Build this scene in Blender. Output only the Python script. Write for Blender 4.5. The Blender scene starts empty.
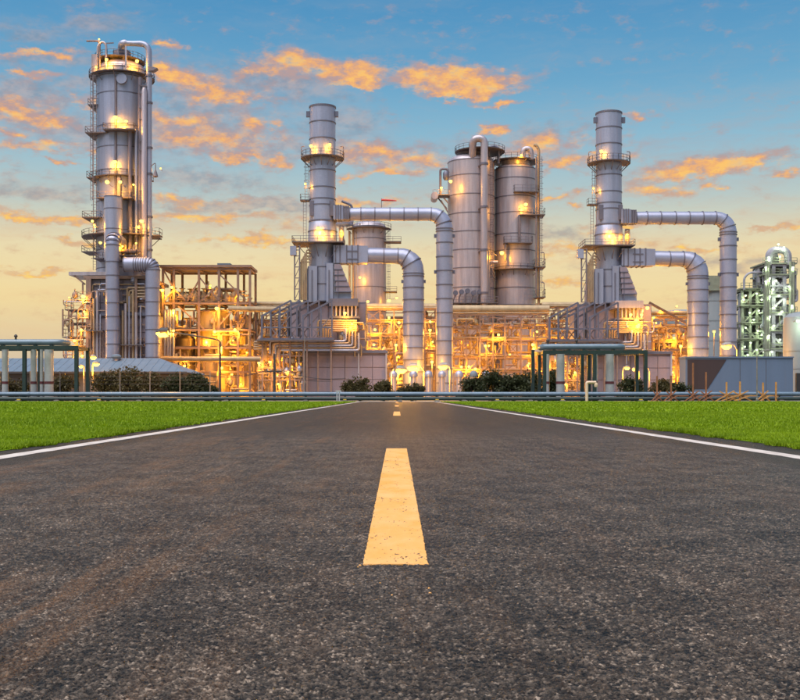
import bpy, math, random
import numpy as np
from mathutils import Vector, Matrix

R = math.radians
SC = bpy.context.scene
COL = SC.collection
rnd = random.Random(7)

def lin(r, g, b):
    f = lambda c: (c / 255) / 12.92 if c / 255 <= 0.04045 else ((c / 255 + 0.055) / 1.055) ** 2.4
    return (f(r), f(g), f(b), 1.0)

# ------------------------------------------------------------------ camera
K = 1.5              # the plant stands K times as far as a 700 px lens would put it
F = 700.0 * K        # focal length in pixels of an 800 px wide picture
CX, HY = 397.0, 396.0
CAM_H = 0.6
cam = bpy.data.cameras.new('camera')
cam.sensor_width = 36.0
cam.lens = 36.0 * F / 800.0
cam.shift_x = (400 - CX) / 800.0
cam.shift_y = (HY - 350) / 800.0
cam.clip_start = 0.05
cam.clip_end = 6000
camo = bpy.data.objects.new('camera', cam)
COL.objects.link(camo)
camo.location = (0, 0, CAM_H)
camo.rotation_euler = (R(90), 0, 0)
SC.camera = camo

# ------------------------------------------------------------------ exposure and sampling
EXPO = 1.9
SC.view_settings.view_transform = 'Standard'
SC.view_settings.look = 'None'
SC.view_settings.gamma = 1.0
SC.view_settings.use_curve_mapping = False
SC.view_settings.exposure = EXPO
SC.render.engine = 'CYCLES'
SC.cycles.use_denoising = True
SC.cycles.max_bounces = 5
SC.cycles.diffuse_bounces = 2
SC.cycles.glossy_bounces = 3
SC.cycles.caustics_reflective = False
SC.cycles.caustics_refractive = False
SC.cycles.sample_clamp_indirect = 3.0
SC.cycles.use_light_tree = True

# ------------------------------------------------------------------ sun
SUN_EL, SUN_AZ = 66.0, 215.0      # degrees; azimuth clockwise from +Y (behind the camera, a little to the left)
sl = bpy.data.lights.new('sun', 'SUN')
sl.energy = 1.5
sl.angle = R(70)
sl.color = (1.0, 0.93, 0.86)
so = bpy.data.objects.new('sun', sl)
COL.objects.link(so)
so.location = (0, -20, 60)
sd = Vector((math.sin(R(SUN_AZ)) * math.cos(R(SUN_EL)), math.cos(R(SUN_AZ)) * math.cos(R(SUN_EL)), math.sin(R(SUN_EL))))
so.rotation_euler = sd.to_track_quat('Z', 'Y').to_euler()

# ------------------------------------------------------------------ sky
class NT:
    """small helper that writes node trees"""
    def __init__(s, tree):
        s.t = tree
        s.n = tree.nodes
        s.l = tree.links
    def node(s, typ, **kw):
        n = s.n.new(typ)
        for k, v in kw.items():
            setattr(n, k, v)
        return n
    def put(s, sock, v):
        if v is None:
            return
        if hasattr(v, 'is_linked') or hasattr(v, 'links'):
            s.l.new(v, sock)
        else:
            sock.default_value = v
    def m(s, op, a, b=None, c=None, clamp=False):
        n = s.node('ShaderNodeMath', operation=op, use_clamp=clamp)
        s.put(n.inputs[0], a); s.put(n.inputs[1], b); s.put(n.inputs[2], c)
        return n.outputs[0]
    def vm(s, op, a, b=None):
        n = s.node('ShaderNodeVectorMath', operation=op)
        s.put(n.inputs[0], a); s.put(n.inputs[1], b)
        return n.outputs['Value'] if op in ('DOT_PRODUCT', 'LENGTH') else n.outputs[0]
    def mix(s, f, a, b, blend='MIX'):
        n = s.node('ShaderNodeMix', data_type='RGBA', blend_type=blend, clamp_factor=True)
        s.put(n.inputs[0], f); s.put(n.inputs[6], a); s.put(n.inputs[7], b)
        n.clamp_result = False
        return n.outputs[2]
    def ramp(s, f, stops, interp='LINEAR'):
        n = s.node('ShaderNodeValToRGB')
        n.color_ramp.interpolation = interp
        e = n.color_ramp.elements
        while len(e) < len(stops):
            e.new(0.5)
        for el, (p, c) in zip(e, stops):
            el.position = p
            el.color = c if len(c) == 4 else (*c, 1)
        s.put(n.inputs[0], f)
        return n.outputs[0]
    def mapr(s, v, a, b, c, d, smooth=True):
        n = s.node('ShaderNodeMapRange', interpolation_type='SMOOTHSTEP' if smooth else 'LINEAR')
        s.put(n.inputs['Value'], v)
        n.inputs['From Min'].default_value = a; n.inputs['From Max'].default_value = b
        n.inputs['To Min'].default_value = c; n.inputs['To Max'].default_value = d
        return n.outputs[0]
    def noise(s, vec, scale, detail=4, rough=0.55, dist=0.0, color=False):
        n = s.node('ShaderNodeTexNoise')
        s.put(n.inputs['Vector'], vec)
        n.inputs['Scale'].default_value = scale
        n.inputs['Detail'].default_value = detail
        n.inputs['Roughness'].default_value = rough
        n.inputs['Distortion'].default_value = dist
        return n.outputs['Color' if color else 'Fac']
    def xyz(s, x, y, z):
        n = s.node('ShaderNodeCombineXYZ')
        s.put(n.inputs[0], x); s.put(n.inputs[1], y); s.put(n.inputs[2], z)
        return n.outputs[0]
    def sep(s, v):
        n = s.node('ShaderNodeSeparateXYZ')
        s.put(n.inputs[0], v)
        return n.outputs

W = bpy.data.worlds.new('World')
SC.world = W
W.use_nodes = True
W.node_tree.nodes.clear()
w = NT(W.node_tree)
tc = w.node('ShaderNodeTexCoord').outputs['Generated']
d = w.vm('NORMALIZE', tc)
sx, sy, sz = w.sep(d)
hor = w.m('SQRT', w.m('ADD', w.m('MULTIPLY', sx, sx), w.m('MULTIPLY', sy, sy)))
tanel = w.m('DIVIDE', sz, w.m('MAXIMUM', hor, 0.02))
az = w.m('ARCTAN2', sx, sy)
el = w.m('ARCTAN2', sz, hor)
dk = w.vm('SCALE', d)
dk.node.inputs['Scale'].default_value = K
# clear sky by elevation
stops = [(-0.6, (120, 118, 118)), (-0.03, (186, 172, 160)), (0.0, (198, 182, 174)), (0.06, (224, 201, 164)), (0.135, (246, 220, 158)),
         (0.20, (240, 222, 174)), (0.27, (186, 203, 200)), (0.34, (146, 190, 210)), (0.42, (108, 168, 204)), (0.50, (82, 150, 196)), (0.56, (72, 140, 188)), (0.8, (50, 116, 166)), (1.57, (36, 92, 150))]
stops = [((math.atan(math.tan(a) / K) if -0.1 < a < 0.7 else a), c) for a, c in stops]
lo, hi = -0.6, 1.57
grad = w.ramp(w.mapr(el, lo, hi, 0, 1, smooth=False), [((a - lo) / (hi - lo), lin(*c)) for a, c in stops])
nish = w.node('ShaderNodeTexSky', sky_type='NISHITA', sun_disc=False)
nish.sun_elevation = R(SUN_EL)
nish.sun_rotation = R(SUN_AZ)
nish.dust_density = 2.0
nsk = w.vm('SCALE', nish.outputs[0])
nsk.node.inputs['Scale'].default_value = 0.10
clear = w.mix(0.06, grad, nsk)
# clouds: long banks lit from a sun that is already down; (x, y, half width, half height, slope) in picture pixels
warm = [(190, 118, 40, 8, 0), (100, 105, 30, 7, 0), (130, 82, 26, 7, .1), (255, 72, 22, 8, 0), (10, 128, 24, 6, 0), (235, 155, 30, 5, 0), (330, 160, 24, 5, 0), (395, 175, 30, 5, 0), (90, 240, 50, 4, 0), (330, 225, 40, 4, 0), (180, 200, 50, 5, 0), (610, 160, 24, 5, 0), (560, 165, 30, 5, 0), (30, 76, 30, 5, 0), (700, 250, 50, 4, 0), (50, 54, 46, 5, -.12), (172, 45, 12, 7, 0), (296, 62, 42, 13, .1), (345, 72, 30, 13, 0), (352, 82, 18, 5, 0), (205, 84, 34, 14, .1), (238, 98, 30, 9, 0), (210, 139, 62, 12, -.02),
        (265, 123, 18, 7, 0), (20, 103, 34, 9, .1), (62, 121, 44, 8, .05), (30, 147, 50, 9, -.05), (275, 163, 18, 7, 0), (374, 149, 42, 9, 0), (350, 180, 12, 4, 0),
        (250, 240, 56, 5, -.1), (55, 217, 60, 5, .05), (210, 219, 80, 5, .0), (15, 217, 20, 3, 0), (424, 74, 46, 13, .04), (478, 81, 44, 12, .04), (455, 92, 34, 6, 0), (646, 113, 17, 5, 0), (420, 162, 40, 8, -.05),
        (540, 147, 56, 12, -.05), (545, 197, 11, 4, 0), (574, 192, 14, 4, .05), (575, 207, 14, 3, 0), (682, 172, 66, 10, -.08), (740, 163, 44, 8, -.18), (790, 171, 16, 5, 0),
        (655, 192, 36, 6, .06), (718, 189, 14, 4, 0), (555, 282, 42, 5, 0), (360, 203, 56, 6, 0), (770, 231, 40, 4, 0), (40, 272, 60, 4, 0), (640, 228, 50, 4, 0), (600, 247, 60, 5, -.03),
        (480, 128, 14, 4, 0), (500, 105, 20, 3, 0), (170, 72, 20, 6, 0), (60, 163, 20, 3, 0), (120, 150, 40, 5, 0)]
grey = [(300, 84, 70, 16, .1), (120, 145, 60, 12, 0), (265, 205, 60, 8, 0), (95, 88, 40, 10, 0), (390, 150, 60, 10, 0), (60, 62, 70, 8, -.1), (22, 92, 44, 13, .1), (340, 122, 46, 16, .05), (205, 178, 62, 12, .02), (45, 192, 80, 9, .04), (225, 206, 84, 8, .02), (10, 173, 26, 6, 0), (60, 120, 70, 18, .05), (210, 132, 70, 24, 0),
        (530, 138, 60, 16, 0), (700, 168, 90, 12, -.1), (200, 88, 60, 26, .1), (30, 30, 60, 12, 0), (110, 22, 40, 10, 0), (300, 150, 40, 10, 0), (640, 262, 70, 7, 0), (560, 236, 70, 8, 0), (760, 262, 60, 7, .03)]
P0 = w.xyz(az, tanel, 0.0)
nz1 = w.noise(w.vm('MULTIPLY', dk, (1, 1, 2.2)), 9.0, 6, 0.6, color=True)
nz2 = w.noise(w.vm('MULTIPLY', dk, (1, 1, 2.0)), 26.0, 5, 0.62, color=True)
wob = w.vm('ADD', w.vm('MULTIPLY', w.vm('SUBTRACT', nz1, (.5, .5, .5)), (.15 / K, .045 / K, 0)), w.vm('MULTIPLY', w.vm('SUBTRACT', nz2, (.5, .5, .5)), (.08 / K, .04 / K, 0)))
P1 = w.vm('ADD', P0, wob)
def cloud_field(lst):
    acc = None
    for (px, py, hw, hh, sl_) in lst:
        a0 = math.atan((px - CX) / F)
        ca = math.cos(a0)
        v0 = (HY - py) / F * ca
        q = w.vm('SUBTRACT', P1, (a0, v0, 0))
        wx, wy = 1 / (hw * .86 / F * ca * ca), 1 / (hh * .86 / F * ca)
        e1 = w.vm('DOT_PRODUCT', q, (wx, 0, 0))
        e2 = w.vm('DOT_PRODUCT', q, (sl_ * wy, wy, 0))
        r2 = w.m('MULTIPLY_ADD', e1, e1, w.m('MULTIPLY', e2, e2))
        g = w.m('EXPONENT', w.m('MULTIPLY', r2, -0.75))
        acc = g if acc is None else w.m('ADD', acc, g)
    return w.m('MINIMUM', acc, 1.05)
fine = w.noise(w.vm('MULTIPLY', dk, (1, 1, 2.2)), 32.0, 8, 0.64)
fine_up = w.noise(w.vm('MULTIPLY', w.vm('ADD', dk, (0, 0, .012)), (1, 1, 2.2)), 32.0, 8, 0.64)
under = w.m('SUBTRACT', fine_up, fine)      # positive on the undersides, which the low sun gilds
tex = w.noise(w.vm('MULTIPLY', dk, (1, 1, 1.8)), 44.0, 6, 0.6)
fw = w.m('ADD', cloud_field(warm), w.m('MULTIPLY', w.m('SUBTRACT', fine, .5), 2.3))
fg = w.m('ADD', cloud_field(grey), w.m('MULTIPLY', w.m('SUBTRACT', fine, .5), 1.5))
stre = w.noise(w.vm('MULTIPLY', w.vm('ADD', dk, w.vm('MULTIPLY', nz1, (.12, .12, .05))), (1, 1, 7.0)), 7.0, 6, 0.6)
veil = w.mapr(stre, 0.42, 0.72, 0, 0.5)
mw = w.mapr(fw, 0.04, 1.08, 0, 0.95)
mg = w.mapr(fg, 0.05, 1.25, 0, 0.70)
lowf = w.mapr(el, 0.16 / K, 0.36 / K, 1.0, 0.0)
hot = w.mix(lowf, lin(255, 196, 108), lin(255, 210, 98))
mid = w.mix(lowf, lin(242, 176, 116), lin(244, 190, 112))
soft = w.mix(lowf, lin(188, 158, 154), lin(222, 182, 140))
heat = w.m('ADD', w.m('MULTIPLY_ADD', fw, .5, w.m('MULTIPLY', under, 2.2)), w.m('MULTIPLY', tex, .9))
wcol = w.mix(w.mapr(heat, .92, 1.25, 0, 1), w.mix(w.mapr(heat, 0.58, 1.02, 0, 1), soft, mid), hot)
gcol = w.mix(w.mapr(w.m('MULTIPLY_ADD', under, 0.7, tex), .28, .74, 0, 1), w.mix(lowf, lin(138, 148, 164), lin(162, 152, 150)), w.mix(lowf, lin(196, 172, 166), lin(212, 184, 152)))
c1 = w.mix(w.m('MULTIPLY', veil, w.m('MULTIPLY', w.mapr(el, 0.02, 0.1, 0.2, 1), w.mapr(el, 0.22, 0.31, 1, 0.25))), clear, w.mix(lowf, lin(168, 172, 182), lin(236, 200, 150)))
c2 = w.mix(mg, c1, gcol)
c3 = w.mix(mw, c2, wcol)
bg = w.node('ShaderNodeBackground')
w.put(bg.inputs['Color'], c3)
bg.inputs['Strength'].default_value = 1.0 / 2 ** EXPO
w.l.new(bg.outputs[0], w.node('ShaderNodeOutputWorld').inputs[0])
W.cycles.sampling_method = 'MANUAL'
W.cycles.sample_map_resolution = 512

# ------------------------------------------------------------------ materials
MATS = {}
def mat(name, col, rough=0.6, metal=0.0, var=0.12, scale=0.6, stretch=(1, 1, 1), bump=0.0, tint=None, tint_amt=0.0, spec=0.5, emit=None, estr=0.0):
    m = bpy.data.materials.new(name)
    m.use_nodes = True
    t = NT(m.node_tree)
    b = t.n['Principled BSDF']
    tcn = t.node('ShaderNodeNewGeometry')
    pos = t.vm('MULTIPLY', tcn.outputs['Position'], stretch)
    n1 = t.noise(pos, scale, 5, 0.6)
    n2 = t.noise(tcn.outputs['Position'], scale * 7, 4, 0.6)
    f = t.m('ADD', t.m('MULTIPLY', n1, 0.65), t.m('MULTIPLY', n2, 0.35))
    lo_ = tuple(max(0, c * (1 - var * 1.6)) for c in col)
    hi_ = tuple(min(1, c * (1 + var * 1.6)) for c in col)
    c = t.ramp(f, [(0.3, lo_), (0.7, hi_)])
    if tint:
        tm = t.mapr(t.noise(pos, scale * 2.3, 6, 0.65), 0.52, 0.74, 0, tint_amt)
        c = t.mix(tm, c, (*tint, 1))
    t.put(b.inputs['Base Color'], c)
    t.put(b.inputs['Roughness'], t.mapr(n2, 0.2, 0.8, max(0.05, rough - 0.08), min(1, rough + 0.1), smooth=False))
    b.inputs['Metallic'].default_value = metal
    b.inputs['Specular IOR Level'].default_value = spec
    if bump:
        bn = t.node('ShaderNodeBump')
        bn.inputs['Strength'].default_value = bump
        bn.inputs['Distance'].default_value = 0.05
        t.put(bn.inputs['Height'], n2)
        t.l.new(bn.outputs[0], b.inputs['Normal'])
    if emit:
        b.inputs['Emission Color'].default_value = (*emit, 1)
        b.inputs['Emission Strength'].default_value = estr
    MATS[name] = m
    return m

V3 = (1.0, 1.0, 0.08)   # rain streaks run down
mat('clad', (0.30, 0.32, 0.44), 0.36, 0.35, 0.14, 0.8, V3, tint=(0.30, 0.24, 0.24), tint_amt=0.35)
mat('clad_warm', (0.37, 0.335, 0.39), 0.36, 0.35, 0.2, 1.3, V3, tint=(0.42, 0.33, 0.30), tint_amt=0.45)
mat('buff_glow', (0.34, 0.255, 0.155), 0.5, 0.1, 0.18, 0.8, V3, tint=(0.22, 0.14, 0.08), tint_amt=0.4)  # yellow put into the cladding colour to deepen the lamps' golden glow
mat('buff_glow_panel', (0.27, 0.19, 0.125), 0.6, 0.0, 0.15, 0.7, V3, tint=(0.18, 0.11, 0.07), tint_amt=0.4)  # panels likewise carry some of the lamps' amber in their colour
mat('clad_dark', (0.15, 0.135, 0.18), 0.55, 0.1, 0.16, 0.7, V3, tint=(0.20, 0.15, 0.14), tint_amt=0.4)
mat('duct', (0.28, 0.30, 0.425), 0.36, 0.35, 0.12, 0.7, (.4, .4, .2), tint=(0.30, 0.24, 0.26), tint_amt=0.35)
mat('flange', (0.13, 0.125, 0.17), 0.5, 0.3, 0.1, 1.2)
mat('panel', (0.25, 0.205, 0.255), 0.6, 0.05, 0.12, 0.6, V3, tint=(0.30, 0.23, 0.22), tint_amt=0.4)
mat('steel', (0.17, 0.145, 0.17), 0.55, 0.3, 0.15, 0.9)
mat('steel_blue', (0.115, 0.12, 0.175), 0.5, 0.3, 0.15, 0.9)
mat('steel_warm', (0.23, 0.155, 0.13), 0.55, 0.15, 0.15, 0.9, tint=(0.26, 0.14, 0.09), tint_amt=0.35)
mat('grating', (0.13, 0.11, 0.12), 0.6, 0.4, 0.2, 2.0)
mat('pipe', (0.33, 0.235, 0.15), 0.45, 0.1, 0.15, 0.9, tint=(0.30, 0.20, 0.17), tint_amt=0.35)
mat('pipe_blue', (0.11, 0.165, 0.235), 0.35, 0.2, 0.12, 0.9, tint=(0.25, 0.20, 0.17), tint_amt=0.3)
mat('green_paint', (0.010, 0.028, 0.030), 0.45, 0.0, 0.2, 1.2, tint=(0.06, 0.05, 0.03), tint_amt=0.4)
mat('loop', (0.13, 0.185, 0.245), 0.35, 0.2, 0.12, 0.9, tint=(0.26, 0.22, 0.20), tint_amt=0.3)
mat('riser', (0.40, 0.41, 0.44), 0.4, 0.2, 0.14, 0.8, V3)
mat('maroon', (0.10, 0.02, 0.03), 0.5)
mat('yellow_paint', (0.65, 0.42, 0.04), 0.5, 0, 0.15, 2)
mat('black', (0.02, 0.02, 0.022), 0.5, 0, 0.2, 2)
mat('pole', (0.22, 0.20, 0.20), 0.5, 0.4, 0.15, 2)
mat('pole_dark', (0.05, 0.045, 0.05), 0.6, 0.2, 0.15, 2)
mat('blue_roof', (0.10, 0.145, 0.205), 0.6, 0.0, 0.1, 0.6, tint=(0.13, 0.14, 0.16), tint_amt=0.3)
mat('grey_wall', (0.07, 0.062, 0.065), 0.8, 0, 0.15, 0.7)
mat('white_wall', (0.095, 0.14, 0.225), 0.7, 0, 0.07, 0.5, V3, tint=(0.12, 0.13, 0.17), tint_amt=0.3)
mat('maroon_wall', (0.034, 0.021, 0.024), 0.7, 0, 0.12, 0.7, V3)
mat('tank_grey', (0.21, 0.24, 0.27), 0.55, 0.1, 0.08, 0.5, V3)
mat('timber', (0.50, 0.24, 0.07), 0.75, 0, 0.25, 2.0, tint=(0.22, 0.10, 0.04), tint_amt=0.5)
mat('timber_red', (0.26, 0.10, 0.05), 0.75, 0, 0.25, 2.0)
mat('vent_beige', (0.62, 0.45, 0.34), 0.6, 0, 0.1, 2.0)
mat('green_steel', (0.21, 0.23, 0.18), 0.5, 0.2, 0.2, 0.6)
mat('grey_steel', (0.28, 0.275, 0.33), 0.5, 0.2, 0.12, 0.6)
mat('bark', (0.05, 0.035, 0.025), 0.9, 0, 0.2, 3)
mat('red_paint', (0.55, 0.06, 0.05), 0.6, 0, 0.1, 2)
mat('concrete', (0.20, 0.185, 0.17), 0.85, 0, 0.15, 0.5, bump=0.3)

def lampmat(name, col, s):
    m = bpy.data.materials.new(name)
    m.use_nodes = True
    t = NT(m.node_tree)
    t.n.clear()
    e = t.node('ShaderNodeEmission')
    e.inputs[0].default_value = (*col, 1)
    e.inputs[1].default_value = s
    t.l.new(e.outputs[0], t.node('ShaderNodeOutputMaterial').inputs[0])
    MATS[name] = m
lampmat('bulb', (1.0, 0.58, 0.07), 1.7)
lampmat('bulb_white', (0.80, 1.0, 0.62), 0.8)

# foliage
def leafmat(name, a, b):
    m = bpy.data.materials.new(name)
    m.use_nodes = True
    t = NT(m.node_tree)
    p = t.n['Principled BSDF']
    g = t.node('ShaderNodeNewGeometry')
    n = t.noise(g.outputs['Position'], 1.3, 4)
    f = t.m('ADD', t.m('MULTIPLY', g.outputs['Random Per Island'], .5), t.m('MULTIPLY', t.mapr(t.m('ADD', t.m('MULTIPLY', n, .5), t.m('MULTIPLY', t.noise(g.outputs['Position'], .22, 4), .5)), .3, .7, 0, 1), .5))
    t.put(p.inputs['Base Color'], t.ramp(f, [(0.15, a), (0.85, b)]))
    p.inputs['Roughness'].default_value = 0.55
    p.inputs['Specular IOR Level'].default_value = 0.25
    tr = t.node('ShaderNodeBsdfTranslucent')
    t.put(tr.inputs[0], t.ramp(f, [(0.15, a), (0.85, b)]))
    mx = t.node('ShaderNodeMixShader')
    mx.inputs[0].default_value = 0.25
    t.l.new(p.outputs[0], mx.inputs[1]); t.l.new(tr.outputs[0], mx.inputs[2])
    t.l.new(mx.outputs[0], t.n['Material Output'].inputs[0])
    MATS[name] = m
leafmat('leaf', (0.014, 0.024, 0.010), (0.055, 0.060, 0.022))
leafmat('leaf_olive', (0.034, 0.030, 0.011), (0.105, 0.083, 0.030))
leafmat('grass', (0.110, 0.190, 0.003), (0.270, 0.385, 0.006))

# lawn soil under the blades
m = bpy.data.materials.new('lawn_ground')
m.use_nodes = True
t = NT(m.node_tree)
p = t.n['Principled BSDF']
g = t.node('ShaderNodeNewGeometry').outputs['Position']
n1 = t.noise(g, 9.0, 6, 0.7); n2 = t.noise(g, 0.35, 5, 0.6)
f = t.m('ADD', t.m('MULTIPLY', n1, .6), t.m('MULTIPLY', n2, .4))
t.put(p.inputs['Base Color'], t.ramp(f, [(0.3, (0.075, 0.145, 0.003)), (0.7, (0.170, 0.270, 0.006))]))
p.inputs['Roughness'].default_value = 0.9
p.inputs['Specular IOR Level'].default_value = 0.1
MATS['lawn_ground'] = m

# asphalt
def asphalt(name, relief):
    m = bpy.data.materials.new(name)
    m.use_nodes = True
    t = NT(m.node_tree)
    p = t.n['Principled BSDF']
    g = t.node('ShaderNodeNewGeometry').outputs['Position']
    vo = t.node('ShaderNodeTexVoronoi')
    wv = t.vm('SCALE', t.noise(g, 90, 2, color=True))
    wv.node.inputs['Scale'].default_value = 0.006
    t.put(vo.inputs['Vector'], t.vm('ADD', g, wv))
    vo.inputs['Scale'].default_value = 125.0
    vo2 = t.node('ShaderNodeTexVoronoi')
    t.put(vo2.inputs['Vector'], g)
    vo2.inputs['Scale'].default_value = 260.0
    stone = t.sep(vo.outputs['Color'])[0]
    nl = t.noise(g, 0.9, 5, 0.6)
    nm = t.noise(g, 14.0, 4, 0.65)
    base = t.ramp(stone, [(0.0, (0.009, 0.0072, 0.006)), (0.40, (0.029, 0.0228, 0.0185)), (0.80, (0.064, 0.051, 0.042)), (1.0, (0.17, 0.143, 0.122))])
    base = t.mix(t.mapr(nm, 0.4, 0.72, 0, 0.4), base, (0.045, 0.039, 0.034, 1))
    base = t.mix(t.mapr(nl, 0.35, 0.7, 0, 0.3), base, t.mix(0.5, base, (0.07, 0.062, 0.056, 1)))
    vo3 = t.node('ShaderNodeTexVoronoi')
    t.put(vo3.inputs['Vector'], t.vm('ADD', g, wv))
    vo3.inputs['Scale'].default_value = 48.0
    clump = t.m('ADD', t.m('MULTIPLY', t.sep(vo3.outputs['Color'])[0], .5), t.m('MULTIPLY', t.noise(g, 24.0, 5, 0.75), .5))
    base = t.mix(1.0, base, t.ramp(clump, [(0.22, (0.62, 0.60, 0.58)), (0.50, (0.97, 0.96, 0.95)), (0.78, (1.5, 1.47, 1.43))]), 'MULTIPLY')
    lines = t.noise(t.vm('MULTIPLY', g, (1, .12, 1)), 26.0, 5, 0.8)
    base = t.mix(1.0, base, t.ramp(lines, [(0.30, (0.72, 0.72, 0.72)), (0.5, (0.98, 0.98, 0.98)), (0.70, (1.35, 1.34, 1.32))]), 'MULTIPLY')
    wheel = t.noise(t.vm('MULTIPLY', g, (1.0, .02, 1)), 1.5, 5, 0.65)
    base = t.mix(1.0, base, t.ramp(wheel, [(0.32, (0.72, 0.72, 0.73)), (0.68, (1.05, 1.03, 1.01))]), 'MULTIPLY')
    gx, gy, gz = t.sep(g)
    if relief:      # stone tops lighter, gaps darker by height: their shade is put into the colour
        an = t.node('ShaderNodeAttribute', attribute_name='relief')
        rf_ = an.outputs['Fac']
        base = t.mix(rf_, base, t.ramp(t.mapr(gz, 0.0015, 0.0085, 0, 1, smooth=False), [(0.0, (0.26, 0.25, 0.24)), (0.35, (0.95, 0.93, 0.90)), (1.0, (2.3, 2.2, 2.1))]), 'MULTIPLY')
    # rust coloured dirt dragged along the wheel tracks, strongest in the left lane
    streak = t.noise(t.vm('MULTIPLY', g, (2.6, 0.16, 1)), 1.6, 6, 0.7)
    patch = t.noise(t.vm('MULTIPLY', g, (0.7, 0.25, 1)), 1.1, 4, 0.6)
    lane = t.mapr(gx, 0.4, -1.0, 0.25, 1.0)
    rust = t.m('MULTIPLY', t.m('MULTIPLY', t.mapr(streak, 0.46, 0.62, 0, 1), t.mapr(patch, 0.40, 0.58, 0, 1)), lane)
    grit = t.mapr(t.sep(vo2.outputs['Color'])[1], 0.35, 0.9, 0.15, 1)
    base = t.mix(t.m('MULTIPLY', t.m('MULTIPLY', rust, grit), 0.6), base, (0.21, 0.095, 0.035, 1))
    base = t.mix(t.mapr(t.noise(t.vm('MULTIPLY', g, (1.2, 0.12, 1)), 1.0, 4), 0.5, 0.75, 0, 0.5), base, t.mix(1.0, base, (0.55, 0.55, 0.57, 1), 'MULTIPLY'))
    t.put(p.inputs['Base Color'], base)
    t.put(p.inputs['Roughness'], t.mapr(stone, 0, 1, 0.42, 0.7))
    p.inputs['Specular IOR Level'].default_value = 0.22
    hgt = t.m('ADD', t.m('MULTIPLY', clump, 0.9), t.m('ADD', t.m('ADD', t.m('MULTIPLY', vo.outputs['Distance'], -0.8), t.m('MULTIPLY', stone, 0.7)), t.m('ADD', t.m('MULTIPLY', vo2.outputs['Distance'], -0.3), t.m('MULTIPLY', nm, 0.5))))
    bn = t.node('ShaderNodeBump')
    bn.inputs['Strength'].default_value = 1.0
    if relief:
        t.put(bn.inputs['Strength'], t.mapr(rf_, 1.0, 0.0, 0.45, 1.0, smooth=False))
    bn.inputs['Distance'].default_value = 0.016
    t.put(bn.inputs['Height'], hgt)
    t.l.new(bn.outputs[0], p.inputs['Normal'])
    MATS[name] = m
asphalt('asphalt', False)
asphalt('asphalt_relief', True)

def paintmat(name, a, b, wear):
    m = bpy.data.materials.new(name)
    m.use_nodes = True
    t = NT(m.node_tree)
    p = t.n['Principled BSDF']
    g = t.node('ShaderNodeNewGeometry').outputs['Position']
    n1 = t.noise(t.vm('MULTIPLY', g, (1, .5, 1)), 5.0, 5, 0.6)
    n2 = t.noise(g, 90.0, 3, 0.6)
    c = t.ramp(n1, [(0.35, a), (0.68, b)])
    c = t.mix(t.mapr(n2, 0.60, 0.75, 0, wear), c, (0.16, 0.11, 0.07, 1))
    t.put(p.inputs['Base Color'], c)
    p.inputs['Roughness'].default_value = 0.7
    bn = t.node('ShaderNodeBump')
    bn.inputs['Strength'].default_value = 0.5
    bn.inputs['Distance'].default_value = 0.006
    t.put(bn.inputs['Height'], t.noise(g, 130.0, 3, 0.6))
    t.l.new(bn.outputs[0], p.inputs['Normal'])
    MATS[name] = m
paintmat('paint_yellow', (0.66, 0.31, 0.055), (0.74, 0.39, 0.14), 0.4)
paintmat('paint_white', (0.40, 0.34, 0.31), (0.60, 0.55, 0.52), 0.5)

# ------------------------------------------------------------------ mesh helpers
ORG = {}
def root(name, label, cat, loc, group=None):
    o = bpy.data.objects.new(name, None)
    o.empty_display_size = 0.5
    COL.objects.link(o)
    o.location = loc
    ORG[o.name] = Vector(loc)
    o['label'] = label
    o['category'] = cat
    if group:
        o['group'] = group
    return o

def tag(o, label=None, cat=None, group=None, kind=None):
    if label: o['label'] = label
    if cat: o['category'] = cat
    if group: o['group'] = group
    if kind: o['kind'] = kind
    return o

def frames(pts):
    n = len(pts)
    tan = []
    for i in range(n):
        a = pts[max(0, i - 1)]; b = pts[min(n - 1, i + 1)]
        tt = b - a
        tan.append(tt.normalized() if tt.length > 1e-9 else Vector((0, 0, 1)))
    up = Vector((0, 1, 0)) if abs(tan[0].y) < 0.9 else Vector((1, 0, 0))
    out = []
    u = (up - tan[0] * up.dot(tan[0])).normalized()
    for i in range(n):
        u = (u - tan[i] * u.dot(tan[i]))
        u = u.normalized() if u.length > 1e-6 else tan[i].orthogonal().normalized()
        out.append((u, tan[i].cross(u)))
    return out

def bend(pts, rad, n=5):
    pts = [Vector(p) for p in pts]
    out = [pts[0]]
    for i in range(1, len(pts) - 1):
        a, b, c = pts[i - 1], pts[i], pts[i + 1]
        r_ = min(rad, (a - b).length * 0.49, (c - b).length * 0.49)
        p0 = b + (a - b).normalized() * r_
        p1 = b + (c - b).normalized() * r_
        for k in range(n + 1):
            s = k / n
            out.append(p0 * (1 - s) ** 2 + b * 2 * s * (1 - s) + p1 * s * s)
    out.append(pts[-1])
    return out

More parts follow.
